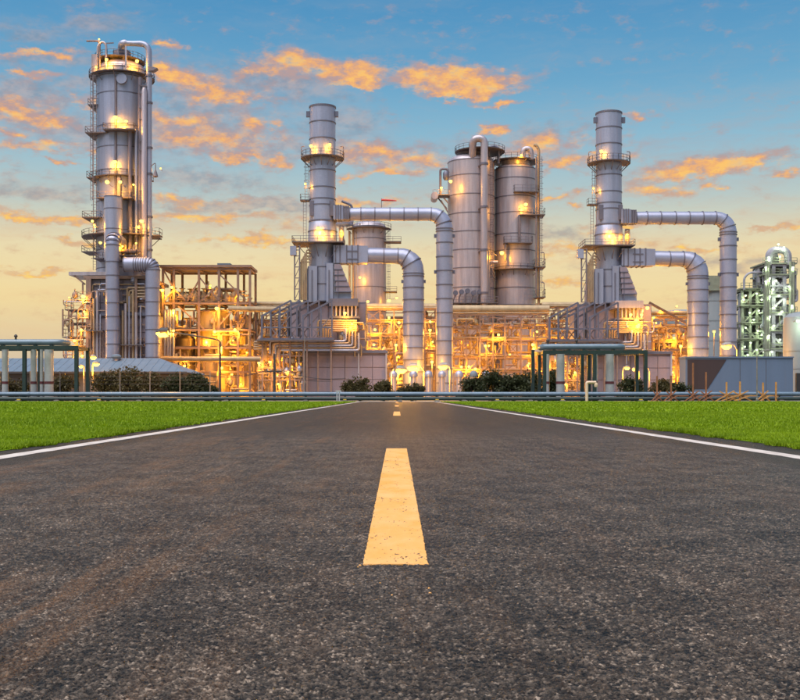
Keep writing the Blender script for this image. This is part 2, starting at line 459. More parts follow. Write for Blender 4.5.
class MB:
    def __init__(s):
        s.v = []; s.f = []
    def box(s, c, size, m=None):
        c = Vector(c); x, y, z = (q / 2 for q in size)
        b = len(s.v)
        for i in (-1, 1):
            for j in (-1, 1):
                for k in (-1, 1):
                    q = Vector((i * x, j * y, k * z))
                    if m: q = m @ q
                    s.v.append(c + q)
        for q in ((0, 1, 3, 2), (4, 6, 7, 5), (0, 4, 5, 1), (2, 3, 7, 6), (0, 2, 6, 4), (1, 5, 7, 3)):
            s.f.append([b + i for i in q])
        return s
    def bar(s, p0, p1, wd, ht=None):
        p0 = Vector(p0); p1 = Vector(p1)
        s.box((p0 + p1) / 2, (wd, ht or wd, (p1 - p0).length), barmat(p0, p1))
        return s
    def tube(s, pts, r, seg=10, caps=True):
        pts = [Vector(p) for p in pts]
        rs = r if isinstance(r, (list, tuple)) else [r] * len(pts)
        fr = frames(pts)
        b = len(s.v)
        for p, (u, v), q in zip(pts, fr, rs):
            for k in range(seg):
                a = 2 * math.pi * k / seg
                s.v.append(p + u * (q * math.cos(a)) + v * (q * math.sin(a)))
        for i in range(len(pts) - 1):
            for k in range(seg):
                k2 = (k + 1) % seg
                s.f.append([b + i * seg + k, b + i * seg + k2, b + (i + 1) * seg + k2, b + (i + 1) * seg + k])
        if caps:
            s.f.append([b + k for k in range(seg)][::-1])
            s.f.append([b + (len(pts) - 1) * seg + k for k in range(seg)])
        return s
    def lathe(s, c, prof, seg=24):
        """prof: (radius, z) from bottom to top about a vertical axis at c"""
        c = Vector(c)
        b = len(s.v)
        for (r, z) in prof:
            for k in range(seg):
                a = 2 * math.pi * k / seg
                s.v.append(c + Vector((r * math.cos(a), r * math.sin(a), z)))
        for i in range(len(prof) - 1):
            for k in range(seg):
                k2 = (k + 1) % seg
                s.f.append([b + i * seg + k, b + i * seg + k2, b + (i + 1) * seg + k2, b + (i + 1) * seg + k])
        s.f.append([b + k for k in range(seg)][::-1])
        s.f.append([b + (len(prof) - 1) * seg + k for k in range(seg)])
        return s
    def arc_slab(s, c, r0, r1, a0, a1, z0, z1, n=20):
        c = Vector(c); b = len(s.v)
        full = abs(a1 - a0) > 359
        for i in range(n + 1):
            a = R(a0 + (a1 - a0) * i / n)
            for (r, z) in ((r0, z0), (r1, z0), (r1, z1), (r0, z1)):
                s.v.append(c + Vector((r * math.cos(a), r * math.sin(a), z)))
        for i in range(n):
            for k in range(4):
                k2 = (k + 1) % 4
                s.f.append([b + i * 4 + k, b + i * 4 + k2, b + i * 4 + 4 + k2, b + i * 4 + 4 + k])
        if not full:
            s.f.append([b, b + 3, b + 2, b + 1]); e = b + n * 4
            s.f.append([e, e + 1, e + 2, e + 3])
        return s
    def prism(s, poly, y0, y1):
        """poly in (x, z), extruded along y"""
        b = len(s.v); n = len(poly)
        for y in (y0, y1):
            for (x, z) in poly:
                s.v.append(Vector((x, y, z)))
        s.f.append([b + i for i in range(n)])
        s.f.append([b + n + i for i in range(n)][::-1])
        for i in range(n):
            j = (i + 1) % n
            s.f.append([b + j, b + i, b + n + i, b + n + j])
        return s
    def build(s, name, material, parent=None, smooth=True):
        o_ = ORG.get(parent.name, Vector()) if parent else Vector()
        me = bpy.data.meshes.new(name)
        me.from_pydata([tuple(v - o_) for v in s.v], [], s.f)
        me.materials.append(MATS[material])
        if smooth:
            me.polygons.foreach_set('use_smooth', [True] * len(me.polygons))
            me.set_sharp_from_angle(angle=R(35))
        me.update()
        ob = bpy.data.objects.new(name, me)
        COL.objects.link(ob)
        if parent:
            ob.parent = parent
            ORG[ob.name] = o_
        return ob

def barmat(p0, p1):
    z = (p1 - p0).normalized()
    x = Vector((0, 1, 0)).cross(z)
    x = x.normalized() if x.length > 1e-4 else Vector((1, 0, 0))
    y = z.cross(x)
    return Matrix((x, y, z)).transposed()

UNIT = {}
def unit(kind, material):
    key = (kind, material)
    if key not in UNIT:
        mb = MB()
        if kind == 'box':
            mb.box((0, 0, 0), (1, 1, 1))
        elif kind == 'ibeam':       # rolled section: two flanges and a web
            mb.box((0, 0.44, 0), (1, .12, 1)); mb.box((0, -0.44, 0), (1, .12, 1)); mb.box((0, 0, 0), (.16, .76, 1))
        else:
            mb.tube([(0, 0, -.5), (0, 0, .5)], 0.5, 12)
        o = mb.build(kind, material, None, smooth=(kind == 'cyl'))
        UNIT[key] = o.data
        bpy.data.objects.remove(o)
    return UNIT[key]

def member(name, p0, p1, wd, material, parent, ht=None, kind='box'):
    p0 = Vector(p0); p1 = Vector(p1)
    o_ = ORG.get(parent.name, Vector())
    ob = bpy.data.objects.new(name, unit(kind, material))
    COL.objects.link(ob)
    ob.parent = parent
    M = barmat(p0, p1).to_4x4()
    ob.matrix_local = Matrix.Translation((p0 + p1) / 2 - o_) @ M @ Matrix.Diagonal((wd, ht or wd, (p1 - p0).length, 1))
    ORG[ob.name] = o_
    return ob

def pipe(parent, pts, r, material='pipe', rad=None, name='pipe', seg=10):
    if len(pts) == 2:
        return member(name, pts[0], pts[1], 2 * r, material, parent, kind='cyl')
    return MB().tube(bend(pts, rad or r * 2.5), r, seg).build(name, material, parent)

LIGHTS = {}
def glow(pos, power, parent, col=(1.0, 0.40, 0.02), size=0.35):
    key = (round(power), col)
    if key not in LIGHTS:
        l = bpy.data.lights.new('lamp_light', 'POINT')
        l.energy = power
        l.color = col
        l.shadow_soft_size = size
        LIGHTS[key] = l
    o = bpy.data.objects.new('lamp_light', LIGHTS[key])
    COL.objects.link(o)
    o.parent = parent
    o.location = Vector(pos) - ORG.get(parent.name, Vector())
    return o

LP = 0.46
def flood(parent, pos, power=350, r=0.34, mount=None, white=False, off=None):
    """a floodlight bolted to its structure: bracket from the mount, hood, glass; and its light just below the glass"""
    pos = Vector(pos)
    r *= 0.68
    mount = Vector(mount) if mount is not None else pos + Vector((0, 1.2, -0.3))
    mb = MB()
    mb.tube([mount, Vector((pos.x, pos.y, mount.z)), pos + Vector((0, 0, r * 0.8))] if abs(mount.z - pos.z) > 0.2 else [mount, pos + Vector((0, 0, r * .8))], 0.05, 6)
    mb.lathe(pos, [(r * 1.05, r * 0.55), (r * 0.95, r * 0.75), (r * 0.35, r * 1.15)], 10)
    h = mb.build('floodlight', 'steel', parent)
    MB().lathe(pos, [(r * .3, -r), (r * .75, -r * .75), (r, -r * .2), (r, r * .3), (r * .8, r * .54)], 12).build('lamp_glass', 'bulb_white' if white else 'bulb', h)
    glow(pos + Vector(off if off else (0, -.1, -r - .25)), power * LP, parent, (0.80, 1.0, 0.60) if white else (1.0, 0.40, 0.02))
    return h

def W_(px, py, D):
    return Vector(((px - CX) * D / F, D, CAM_H + (HY - py) * D / F))

def railing(mb, pts, h=1.1, step=1.5, th=0.07):
    for a, b in zip(pts[:-1], pts[1:]):
        a = Vector(a); b = Vector(b)
        for q in (0.5, 1.0):
            mb.bar(a + Vector((0, 0, h * q)), b + Vector((0, 0, h * q)), th)
        n = max(1, int((b - a).length / step))
        for i in range(n + 1):
            c = a.lerp(b, i / n)
            mb.bar(c, c + Vector((0, 0, h)), th)
    return mb

def ring_platform(parent, c, z, r0, r1, a0=0, a1=360, h=1.15, brackets=6, rail='steel'):
    n = max(6, int(abs(a1 - a0) / 15))
    MB().arc_slab(c, r0, r1, a0, a1, z - 0.16, z, n).build('platform', 'grating', parent)
    mb = MB()
    pts = [(c[0] + (r1 - .06) * math.cos(R(a0 + (a1 - a0) * i / n)), c[1] + (r1 - .06) * math.sin(R(a0 + (a1 - a0) * i / n)), z - .02) for i in range(n + 1)]
    railing(mb, pts, h)
    mb.build('railing', rail, parent, smooth=False)
    for i in range(brackets):
        a = R(a0 + (a1 - a0) * (i + .5) / brackets)
        if math.sin(a) > 0.5: continue
        dv = Vector((math.cos(a), math.sin(a), 0))
        q = Vector((c[0], c[1], z - .2))
        member('bracket', q + dv * (r1 - .15), q + dv * (r0 - .05) - Vector((0, 0, (r1 - r0) * .9)), 0.12, 'steel', parent)

def deck(parent, x0, x1, y0, y1, z, rails='flr', h=1.1, material='grating', rail='steel'):
    MB().box(((x0 + x1) / 2, (y0 + y1) / 2, z - .1), (x1 - x0, y1 - y0, .2)).build('platform', material, parent, smooth=False)
    mb = MB()
    e = 0.05
    if 'f' in rails: railing(mb, [(x0 + e, y0 + e, z - .02), (x1 - e, y0 + e, z - .02)], h)
    if 'l' in rails: railing(mb, [(x0 + e, y0 + e, z - .02), (x0 + e, y1 - e, z - .02)], h)
    if 'r' in rails: railing(mb, [(x1 - e, y0 + e, z - .02), (x1 - e, y1 - e, z - .02)], h)
    if 'b' in rails: railing(mb, [(x0 + e, y1 - e, z - .02), (x1 - e, y1 - e, z - .02)], h)
    if mb.v: mb.build('railing', rail, parent, smooth=False)

def ladder(parent, x, y, z0, z1, wd=0.5, cage=True, axis='x', material='steel'):
    mb = MB()
    dx = Vector((wd / 2, 0, 0)) if axis == 'x' else Vector((0, wd / 2, 0))
    c0 = Vector((x, y, z0)); c1 = Vector((x, y, z1))
    for s_ in (-1, 1):
        mb.bar(c0 + dx * s_, c1 + dx * s_, 0.08)
    n = int((z1 - z0) / 0.6)
    for i in range(n + 1):
        q = c0 + Vector((0, 0, 0.6 * i))
        mb.bar(q - dx, q + dx, 0.05)
    if cage:
        k = 2.4
        while z0 + k < z1:
            q = Vector((x, y, z0 + k))
            out = Vector((0, -.8, 0)) if axis == 'x' else Vector((-.8, 0, 0))
            for a, b in ((q - dx * 1.5, q - dx * 1.5 + out), (q - dx * 1.5 + out, q + dx * 1.5 + out), (q + dx * 1.5 + out, q + dx * 1.5)):
                mb.bar(a, b, 0.06)
            k += 1.4
        mb.bar(Vector((x, y, z0 + 2.4)) + out, Vector((x, y, z1)) + out, 0.06)
    return mb.build('ladder', material, parent, smooth=False)

def shell(parent, c, zs, radii, material, ring=0.10, seg=28, name='shell_section', ringmat='flange', rh=0.18):
    """a vessel or stack wall: one mesh per course, a ring at each joint"""
    for i in range(len(zs) - 1):
        MB().lathe(c, [(radii[i] - .03, zs[i]), (radii[i], zs[i] + .04), (radii[i + 1], zs[i + 1] - .04), (radii[i + 1] - .03, zs[i + 1])], seg).build(name, material, parent)
    for i in range(len(zs)):
        MB().lathe(c, [(radii[i] + ring, zs[i] - rh / 2), (radii[i] + ring, zs[i] + rh / 2)], seg).build('flange', ringmat, parent)

def dome(parent, c, r, z, h, material, name='dome', seg=28):
    prof = [(r, z)] + [(r * math.cos(R(a)), z + h * math.sin(R(a))) for a in (15, 32, 50, 68, 82)]
    return MB().lathe(c, prof, seg).build(name, material, parent)

def swept(parent, pts, radii, cuts, material='duct', name='duct_section', ring=0.12, seg=24):
    """a duct of flanged sections along a path; cuts are indices of pts"""
    for a, b in zip(cuts[:-1], cuts[1:]):
        MB().tube(pts[a:b + 1], radii[a:b + 1], seg).build(name, material, parent)
    for k in cuts:
        i0 = max(0, k - 1); i1 = min(len(pts) - 1, k + 1)
        tt = (Vector(pts[i1]) - Vector(pts[i0])).normalized() * 0.09
        p = Vector(pts[k])
        MB().tube([p - tt, p + tt], radii[k] + ring, seg).build('flange', 'flange', parent)

# ------------------------------------------------------------------ ground, lawn, road
me = MB()
def sheet(name, x0, x1, y0, y1, z, material, nx=1, ny=1, parent=None):
    mb = MB()
    for j in range(ny + 1):
        for i in range(nx + 1):
            mb.v.append(Vector((x0 + (x1 - x0) * i / nx, y0 + (y1 - y0) * j / ny, z)))
    for j in range(ny):
        for i in range(nx):
            a = j * (nx + 1) + i
            mb.f.append([a, a + 1, a + nx + 2, a + nx + 1])
    return mb.build(name, material, parent, smooth=False)
tag(sheet('ground', -3000, 3000, -300, 5000, -0.03, 'concrete'), kind='structure')
ROAD_END = 72.0 * K
tag(sheet('lawn', -95, -4.3, -8, ROAD_END + 2.5, 0.006, 'lawn_ground'), kind='structure')
tag(sheet('lawn', 4.6, 95, -8, ROAD_END + 2.5, 0.006, 'lawn_ground'), kind='structure')
road = tag(sheet('road', -4.45, 4.75, -8, ROAD_END, 0.0, 'asphalt'), kind='structure')

def stripe(name, x0, x1, y0, y1, material, seed, amp, step=0.05, top=0.005):
    """a painted marking: a thin slab with ragged edges"""
    q = random.Random(seed)
    ys = []
    y = y0
    while y < y1:
        ys.append(y); y += step * max(1.0, y / 3)
    ys.append(y1)
    mb = MB()
    for yy in ys:
        a = q.gauss(0, amp); b = q.gauss(0, amp)
        ey = q.gauss(0, amp) if yy in (ys[0], ys[-1]) else 0
        for z in (0.001, top):
            for k in range(5):
                f = k / 4
                mb.v.append(Vector((x0 + a + (x1 + b - x0 - a) * f, yy + (q.gauss(0, amp) if yy in (y0, y1) and z > 0.003 else 0), z)))
    for i in range(len(ys) - 1):
        o = i * 10
        for k in range(4):
            mb.f.append([o + 5 + k, o + 6 + k, o + 16 + k, o + 15 + k])
        mb.f.append([o, o + 5, o + 15, o + 10]); mb.f.append([o + 4, o + 14, o + 19, o + 9])
    for o in (0, (len(ys) - 1) * 10):
        for k in range(4):
            mb.f.append([o + k, o + k + 1, o + 6 + k, o + 5 + k])
    return mb.build(name, material, road, smooth=False)
FH = F * CAM_H
DASH, PERIOD = 0.01300 * FH, 0.0449 * FH
for k in range(4):
    y0 = FH / 170.0 + PERIOD * k
    if y0 + DASH < ROAD_END:
        stripe('centre_line_dash', -0.115 - .005, 0.115 - .005, y0, y0 + DASH, 'paint_yellow', 3 + k, 0.0013, 0.012, 0.0074 if k == 0 else 0.005)
stripe('edge_line', -3.96, -3.75, -6, ROAD_END - .3, 'paint_white', 21, 0.006, 0.12)
stripe('edge_line', 3.82, 4.02, -6, ROAD_END - .3, 'paint_white', 22, 0.006, 0.12)

# the near road: real stones standing out of the bitumen, the tallest worn through the paint of the first dash
def stones(x, y, cell, seed):
    gx = x / cell; gy = y / (cell * 1.25)
    ix = np.floor(gx); iy = np.floor(gy)
    best = np.full(x.shape, 9.0); hid = np.zeros(x.shape)
    for dx in (-1, 0, 1):
        for dy in (-1, 0, 1):
            cx, cy = ix + dx, iy + dy
            h1 = np.mod(np.sin(cx * 127.1 + cy * 311.7 + seed) * 43758.5453, 1.0)
            h2 = np.mod(np.sin(cx * 269.5 + cy * 183.3 + seed * 1.7) * 24634.6345, 1.0)
            h3 = np.mod(np.sin(cx * 419.2 + cy * 371.9 + seed * 2.3) * 35412.1234, 1.0)
            dd = np.hypot(gx - cx - .15 - .7 * h1, gy - cy - .15 - .7 * h2)
            m_ = dd < best
            best = np.where(m_, dd, best); hid = np.where(m_, h3, hid)
    return np.clip(1 - (best / .72) ** 2, 0, 1), hid
def road_relief():
    ys = [1.75]
    while ys[-1] < 25.0:
        ys.append(ys[-1] + .0036 * (ys[-1] / 2) ** 1.6)
    ys = np.array(ys); ny = len(ys)
    core = np.minimum(.395 * ys + .12, 3.3)[:, None]
    side = (np.linspace(0, 1, 46)[1:] ** 1.6)[None, :] * (3.68 - core)
    mid = np.linspace(-1, 1, 760)[None, :] * core
    x = np.concatenate([-(core + side)[:, ::-1], mid, core + side], 1)
    nx = x.shape[1]
    y = np.repeat(ys[:, None], nx, 1)
    a, ha = stones(x, y, .0095, 1.0)
    b, hb = stones(x, y, .019, 5.0)
    h = .0058 * a * (.25 + .75 * ha) + .0036 * b * (hb > .45) * hb
    h += .0012 * np.sin(x * 9 + np.sin(y * 5)) * np.sin(y * 7 + x * 3)
    fade = np.clip((24.5 - y) / 10, 0, 1) * np.clip((3.62 - np.abs(x)) / .35, 0, 1) * np.clip(1 - (np.abs(x) - core) / 1.4, 0, 1)
    z = .0012 + np.clip(h, 0, None) * fade
    co = np.stack([x, y, z], -1).reshape(-1, 3)
    idx = (np.arange(ny - 1)[:, None] * nx + np.arange(nx - 1)[None, :])
    quads = np.stack([idx, idx + 1, idx + nx + 1, idx + nx], -1).reshape(-1, 4)
    for nm, m_ in (('road_surface', 'asphalt_relief'),):
        q = quads
        used, inv = np.unique(q, return_inverse=True)
        me = bpy.data.meshes.new(nm)
        n = len(q)
        me.vertices.add(len(used)); me.loops.add(4 * n); me.polygons.add(n)
        me.vertices.foreach_set('co', co[used].reshape(-1))
        me.loops.foreach_set('vertex_index', inv.reshape(-1))
        me.polygons.foreach_set('loop_start', np.arange(n) * 4)
        me.update(calc_edges=True)
        at = me.attributes.new('relief', 'FLOAT', 'POINT')
        at.data.foreach_set('value', fade.reshape(-1)[used].astype(np.float32))
        me.materials.append(MATS[m_])
        o = bpy.data.objects.new(nm, me)
        COL.objects.link(o)
        o.parent = road
road_relief()

# stray drops of yellow paint by the first dash
mb = MB()
for (px, py, s_) in ((360, 567, .012), (358, 569, .008), (429, 590, .008), (430, 595, .01), (380, 585, .006), (392, 597, .006)):
    dd = FH / (py - HY)
    mb.lathe(((px - CX) * dd / F, dd, 0), [(s_ * .5, .002), (s_ * .42, .0075), (s_ * .2, .0085)], 7)
mb.build('paint_drops', 'paint_yellow', road, smooth=False)

def grass_side(side, xin, seed):
    g = np.random.default_rng(seed)
    P = []
    def scatter(n, d0, d1, wd, ht, fringe=False):
        y = d0 + (d1 - d0) * g.random(n) ** 0.75
        xmax = 0.62 / K * y + 3.5
        lo_ = xin + 0.07 * np.sin(y * 2.1 + seed) + 0.05 * np.sin(y * 7.3) + 0.03 * np.sin(y * 19.0)
        if fringe:
            x = lo_ + np.abs(g.normal(0, .12, n))
        else:
            x = lo_ + (xmax - lo_) * g.random(n)
        ok = x < xmax
        P.append((x[ok], y[ok], np.full(ok.sum(), wd), np.full(ok.sum(), ht)))
    scatter(130000, 5.0, 19, .0085, .060)
    scatter(20000, 4.0, 20, .0085, .055, True)
    scatter(100000, 18, 38, .018, .07)
    scatter(14000, 19, 60, .02, .06, True)
    scatter(85000, 37, ROAD_END + 2.4, .05, .085)
    x, y, wd, ht = (np.concatenate(q) for q in zip(*P))
    n = len(x)
    patch = 0.8 + 0.35 * np.sin(x * 1.7 + 1.3 * np.sin(y * .9)) * np.sin(y * 1.1 + x * .4)
    ht = ht * (0.55 + 0.75 * g.random(n)) * patch
    a = g.random(n) * 2 * np.pi
    lean = ht * (0.15 + 0.75 * g.random(n))
    la = g.random(n) * 2 * np.pi
    v = np.zeros((n, 3, 3))
    v[:, 0, 0] = x - np.cos(a) * wd; v[:, 0, 1] = y - np.sin(a) * wd
    v[:, 1, 0] = x + np.cos(a) * wd; v[:, 1, 1] = y + np.sin(a) * wd
    v[:, 2, 0] = x + np.cos(la) * lean; v[:, 2, 1] = y + np.sin(la) * lean; v[:, 2, 2] = ht
    v[:, :, 2] += 0.004
    v[:, :, 0] *= side
    me = bpy.data.meshes.new('grass')
    me.vertices.add(3 * n); me.loops.add(3 * n); me.polygons.add(n)
    me.vertices.foreach_set('co', v.reshape(-1))
    me.loops.foreach_set('vertex_index', np.arange(3 * n))
    me.polygons.foreach_set('loop_start', np.arange(n) * 3)
    me.update(calc_edges=True)
    me.materials.append(MATS['grass'])
    o = bpy.data.objects.new('grass', me)
    COL.objects.link(o)
    tag(o, 'short bright green grass on the lawn %s of the road' % ('left' if side < 0 else 'right'), 'grass', kind='stuff')
grass_side(-1, 4.28, 3)
grass_side(1, 4.58, 4)

# =================================================================== PLANT
PD = 140.0 * K
S = PD / F

def hrsg(px0, D, which, big):
    """one boiler unit: stack, two exhaust ducts, hopper, gantry, clad boiler house"""
    X0 = (px0 - CX) * D / F
    def G(px, py, dy=0.0):
        k = (D + dy) / D
        return Vector(((X0 + (px - 322.0) * S) * k, D + dy, CAM_H + (HY - py) * S * k))
    def z(py): return CAM_H + (HY - py) * S
    # ---------------- stack
    c = (X0 + .1, D, 0)
    st = root('exhaust_stack', 'tall grey banded exhaust stack ' + which, 'stack', (c[0], D, 0), 'exhaust stacks')
    r = 13.0 * S
    ys = [268, 256, 245]
    shell(st, c, [z(302), z(285), z(268), z(245)], [13.6 * S] * 4, 'clad')
    shell(st, c, [z(244.5), z(232), z(222)], [14.6 * S, 14.3 * S, 13.4 * S], 'clad')
    shell(st, c, [z(221.5), z(206), z(200), z(188.5), z(171.5), z(158), z(140), z(123.5), z(108)], [r] * 9, 'clad')
    MB().lathe(c, [(r + .12, z(108) - .1), (r + .12, z(107)), (r - .25, z(107)), (r - .3, z(108.5))], 28).build('rim', 'flange', st)
    for s_ in (-1, 1):
        MB().box((c[0] + s_ * (r + .25), D - .5, z(115)), (.7, .6, 1.1)).build('lifting_lug', 'steel_blue', st, smooth=False)
        MB().box((c[0] + s_ * (r * .75), D - r * .72, z(210)), (.9, .5, 3.0)).build('stiffener', 'flange', st, smooth=False)
    ring_platform(st, c, z(158.5), r, r + 1.75, 150, 390, brackets=9)
    # upright davit posts on the platform
    for s_ in (-1, 1):
        pipe(st, [(c[0] + s_ * (r + 1.6), D - .5, z(158.5)), (c[0] + s_ * (r + 1.6), D - .5, z(147)), (c[0] + s_ * (r + 1.0), D - .5, z(147))], .09, 'steel', .4, 'davit', 6)
    ladder(st, c[0] - r - .55, D - .4, z(201), z(159), .6)
    deck(st, c[0] - r - 1.8, c[0] - r + .1, D - 1.2, D + .8, z(200.5), 'fl')
    ladder(st, c[0] - r - .9, D - .4, z(245), z(201), .6, cage=False)
    flood(st, (c[0] - r * .80, D - r - .2, z(149)), 420, .42, (c[0] - r * .6, D - r * .78, z(151)))
    if big:
        flood(st, (c[0] + r * .62, D - r - .3, z(148)), 420, .42, (c[0] + r * .5, D - r * .83, z(151)))
    flood(st, (c[0] - r - .75, D - 1.3, z(185)), 160, .30, (c[0] - r - .55, D - .5, z(186.5)))
    flood(st, (c[0] - .6, D - r - 1.0, z(231)), 800, .5, (c[0] - .6, D - r + .1, z(233)))
    flood(st, (c[0] + .5, D - r - 1.0, z(237)), 420, .36, (c[0] + .5, D - r + .1, z(239)))
    # wide square service platform under the flare
    deck(st, c[0] - 5.7, c[0] + 4.4, D - 4.6, D + 3, z(244.5), 'flr')
    for px in (298, 306, 316, 328, 338):
        member('bracket', G(px, 245.5, -4.3), G(322 + (px - 322) * .55, 258, -2.3), .14, 'steel', st)
    # ladder tower at the left edge of the platform
    for px in (294.6, 299.6):
        for dy in (-4.3, -1.3):
            member('post', G(px, 300, dy), G(px, 245.3, dy), .26, 'steel', st)
    for py in (300, 289, 278, 267, 256, 250):
        member('beam', G(294.6, py, -4.3), G(299.6, py, -4.3), .16, 'steel', st)
        if py > 256: member('brace', G(294.6, py, -4.32), G(299.6, py - 11, -4.32), .12, 'steel', st)
    MB().box(G(293.4, 251, -4.3), (1.2, 1.2, 1.8)).build('junction_box', 'clad', st, smooth=False)
    for k in range(5):
        pipe(st, [G(300 + k * 1.6, 300, -3.9), G(300 + k * 1.6, 262 - 3 * k, -3.9), G(310, 262 - 3 * k, -3.4)], .13 + .03 * (k % 2), 'pipe', .4)
    # small cooling-door frame on the platform, glowing behind
    for px in (339.6, 343.2):
        member('post', G(px, 246, -1.5), G(px, 226, -1.5), .3, 'steel_blue', st)
    member('beam', G(339.3, 226, -1.5), G(343.6, 226, -1.5), .3, 'steel_blue', st)
    MB().box(G(341.4, 236, -1.2), (.5, .3, 3.3)).build('panel', 'clad_warm', st, smooth=False)
    flood(st, G(341.4, 231, -2.2), 260, .3, G(340, 228, -1.5))

    # ---------------- upper duct
    up = root('exhaust_duct', 'slim upper exhaust duct arching over and down ' + which, 'duct', (G(444, 396).x, D - 2, 0), 'exhaust ducts')
    dy = -1.0
    MB().box(G(338.5, 213.5, dy), (1.9, 3.0, 14.0 * S)).build('duct_box', 'duct', up, smooth=False)
    for k, px in enumerate((336.2, 338.6, 341.0)):
        MB().box(G(px, 213.5, dy), (.25, 3.2, 14.8 * S)).build('stiffener', 'flange', up, smooth=False)
    for k in range(3):
        MB().box(G(344.2 + k * 2.1, 213.7, dy), (.34, 2.9, 13.4 * S)).build('stiffener', 'flange', up, smooth=False)
    path, rad, cuts = [], [], []
    rh, rv = 6.5 * S, 8.3 * S
    xs = [340, 350, 361, 375, 390, 404, 418, 431]
    for x in xs:
        cuts.append(len(path)); path.append(G(x, 214.2, dy)); rad.append(rh if x > 352 else rh * .96)
    bx, by, br = 431, 214.2, 13.5
    for k in range(1, 6):
        a = R(90 * k / 5)
        path.append(G(bx + br * math.sin(a), by + br * (1 - math.cos(a)), dy)); rad.append(rh + (rv - rh) * k / 5)
        if k in (2, 4): cuts.append(len(path) - 1)
    for y in (229, 231.5, 243, 257, 271, 285, 299, 313, 327, 341, 355, 369, 383, 395):
        cuts.append(len(path)); path.append(G(bx + br, y, dy)); rad.append(rv)
    swept(up, path, rad, cuts)
    for y in (236, 272):
        for s_ in (-1, 1):
            MB().box(G(bx + br + s_ * 9.2, y, dy), (.5, .5, .7)).build('lug', 'steel_blue', up, smooth=False)
    # ---------------- lower duct
    dn = root('exhaust_duct', 'thick lower exhaust duct turning down ' + which, 'duct', (G(413, 396).x, D - 3, 0), 'exhaust ducts')
    dy = -1.6
    def rsec(x0, x1, h0, h1, y0=255.2):
        mb = MB()
        for x, h in ((x0, h0), (x1, h1)):
            for (a, b) in ((-1, -1), (1, -1), (1, 1), (-1, 1)):
                mb.v.append(G(x, y0, dy) + Vector((0, a * h * S / 2, b * h * S / 2)))
        mb.f = [[0, 3, 2, 1], [4, 5, 6, 7], [0, 1, 5, 4], [1, 2, 6, 5], [2, 3, 7, 6], [3, 0, 4, 7]]
        mb.build('duct_box', 'duct', dn, smooth=False)
    rsec(334, 347, 17.4, 17.4); rsec(347.3, 358, 17, 17); rsec(358.3, 368, 17, 16.4)
    for x in (336, 340.5, 347.1, 352.5, 358.2):
        MB().box(G(x, 255.2, dy), (.26, 17.9 * S, 18.2 * S)).build('stiffener', 'flange', dn, smooth=False)
    for y in (251, 259):
        MB().box(G(352.5, y, dy - 8.7 * S), (10.4 * S, .2, .2)).build('stiffener', 'flange', dn, smooth=False)
    MB().tube([G(366, 255.4, dy), G(376, 255.6, dy), G(387, 256, dy)], [7.6 * S, 7.7 * S, 7.7 * S], 24).build('duct_section', 'duct', dn)
    path, rad, cuts = [], [], []
    rh, rv = 7.7 * S, 10.4 * S
    for x in (384, 398):
        cuts.append(len(path)); path.append(G(x, 256, dy)); rad.append(rh)
    bx, by, br = 398, 256, 15.5
    for k in range(1, 7):
        a = R(15 * k)
        path.append(G(bx + br * math.sin(a), by + br * (1 - math.cos(a)), dy)); rad.append(rh + (rv - rh) * min(1, k / 4))
        if k in (2, 4): cuts.append(len(path) - 1)
    for y in (274, 276.5, 288, 300, 312, 324, 336, 348, 360, 372, 384, 395):
        cuts.append(len(path)); path.append(G(bx + br, y, dy)); rad.append(rv)
    swept(dn, path, rad, cuts)
    for s_ in (-1, 1):
        MB().box(G(bx + br + s_ * 11, 281.5, dy), (.5, .5, .6)).build('lug', 'steel_blue', dn, smooth=False)

    # ---------------- boiler: hopper, house, pipes
    bo = root('boiler_house', 'clad boiler house and hopper under the stack ' + which, 'boiler', (G(345, 396).x, D - 6, 0), 'boiler houses')
    def poly(name, pts, y0, y1, m_):
        MB().prism([(G(a, b, y0).x, G(a, b, y0).z) for a, b in pts], D + y0, D + y1).build(name, m_, bo, smooth=False)
    poly('hopper_wall', [(308, 266), (308, 302), (303, 302), (303, 283)][::-1], -3.0, 3, 'clad')
    poly('hopper_wall', [(308.3, 266), (317, 266), (317, 302), (308.3, 302)], -3.4, 3, 'clad')
    poly('recess', [(317.2, 265), (326, 265), (326, 302), (317.2, 302)], -2.0, 2.5, 'steel_blue')
    poly('hopper_wall', [(326.3, 263), (333, 263), (333, 302), (326.3, 302)], -3.4, 3, 'clad')
    e0 = [(333.3, 262), (340, 264), (351, 292), (351, 302), (333.3, 302)]
    poly('hopper_wall', e0, -2.9, 3, 'clad')
    for k in range(5):      # stepped panels down the slope
        a = k / 5
        xa, ya = 340 + 11 * a, 264 + 28 * a
        poly('stepped_panel', [(334.2 + k * .5, ya + .2), (xa + .6, ya + .2), (xa + 3.0, ya + 5.2), (334.2 + k * .5, ya + 5.2)], -3.55, -2.95, 'panel')
        MB().box(G((334 + xa) / 2 + 1, ya + 5.5, -3.4), ((xa - 332) * S, .6, .14)).build('ledge', 'steel_blue', bo, smooth=False)
    for x in (306, 312, 329, 338):
        member('stiffener', G(x, 302, -3.5), G(x, 270 if x > 310 else 283, -3.5), .2, 'flange', bo)
    # body behind the gantry
    poly('body', [(290, 302.2), (366, 302.2), (366, 352), (290, 352)], -1.5, 8, 'clad_dark')
    for k in range(8):
        poly('panel', [(291 + k * 9.4, 304), (299.8 + k * 9.4, 304), (299.8 + k * 9.4, 350), (291 + k * 9.4, 350)], -1.75, -1.45, 'panel')
    # intake box with a row of cylinders
    poly('intake_box', [(329, 298.5), (358, 298.5), (358, 306), (329, 306)], -7.5, -1.8, 'steel_blue' if big else 'clad_warm')
    for k in range(7):
        member('cylinder', G(332 + k * 4, 306, -6.8), G(332 + k * 4, 316, -6.8), .46, 'clad_warm', bo, kind='cyl')
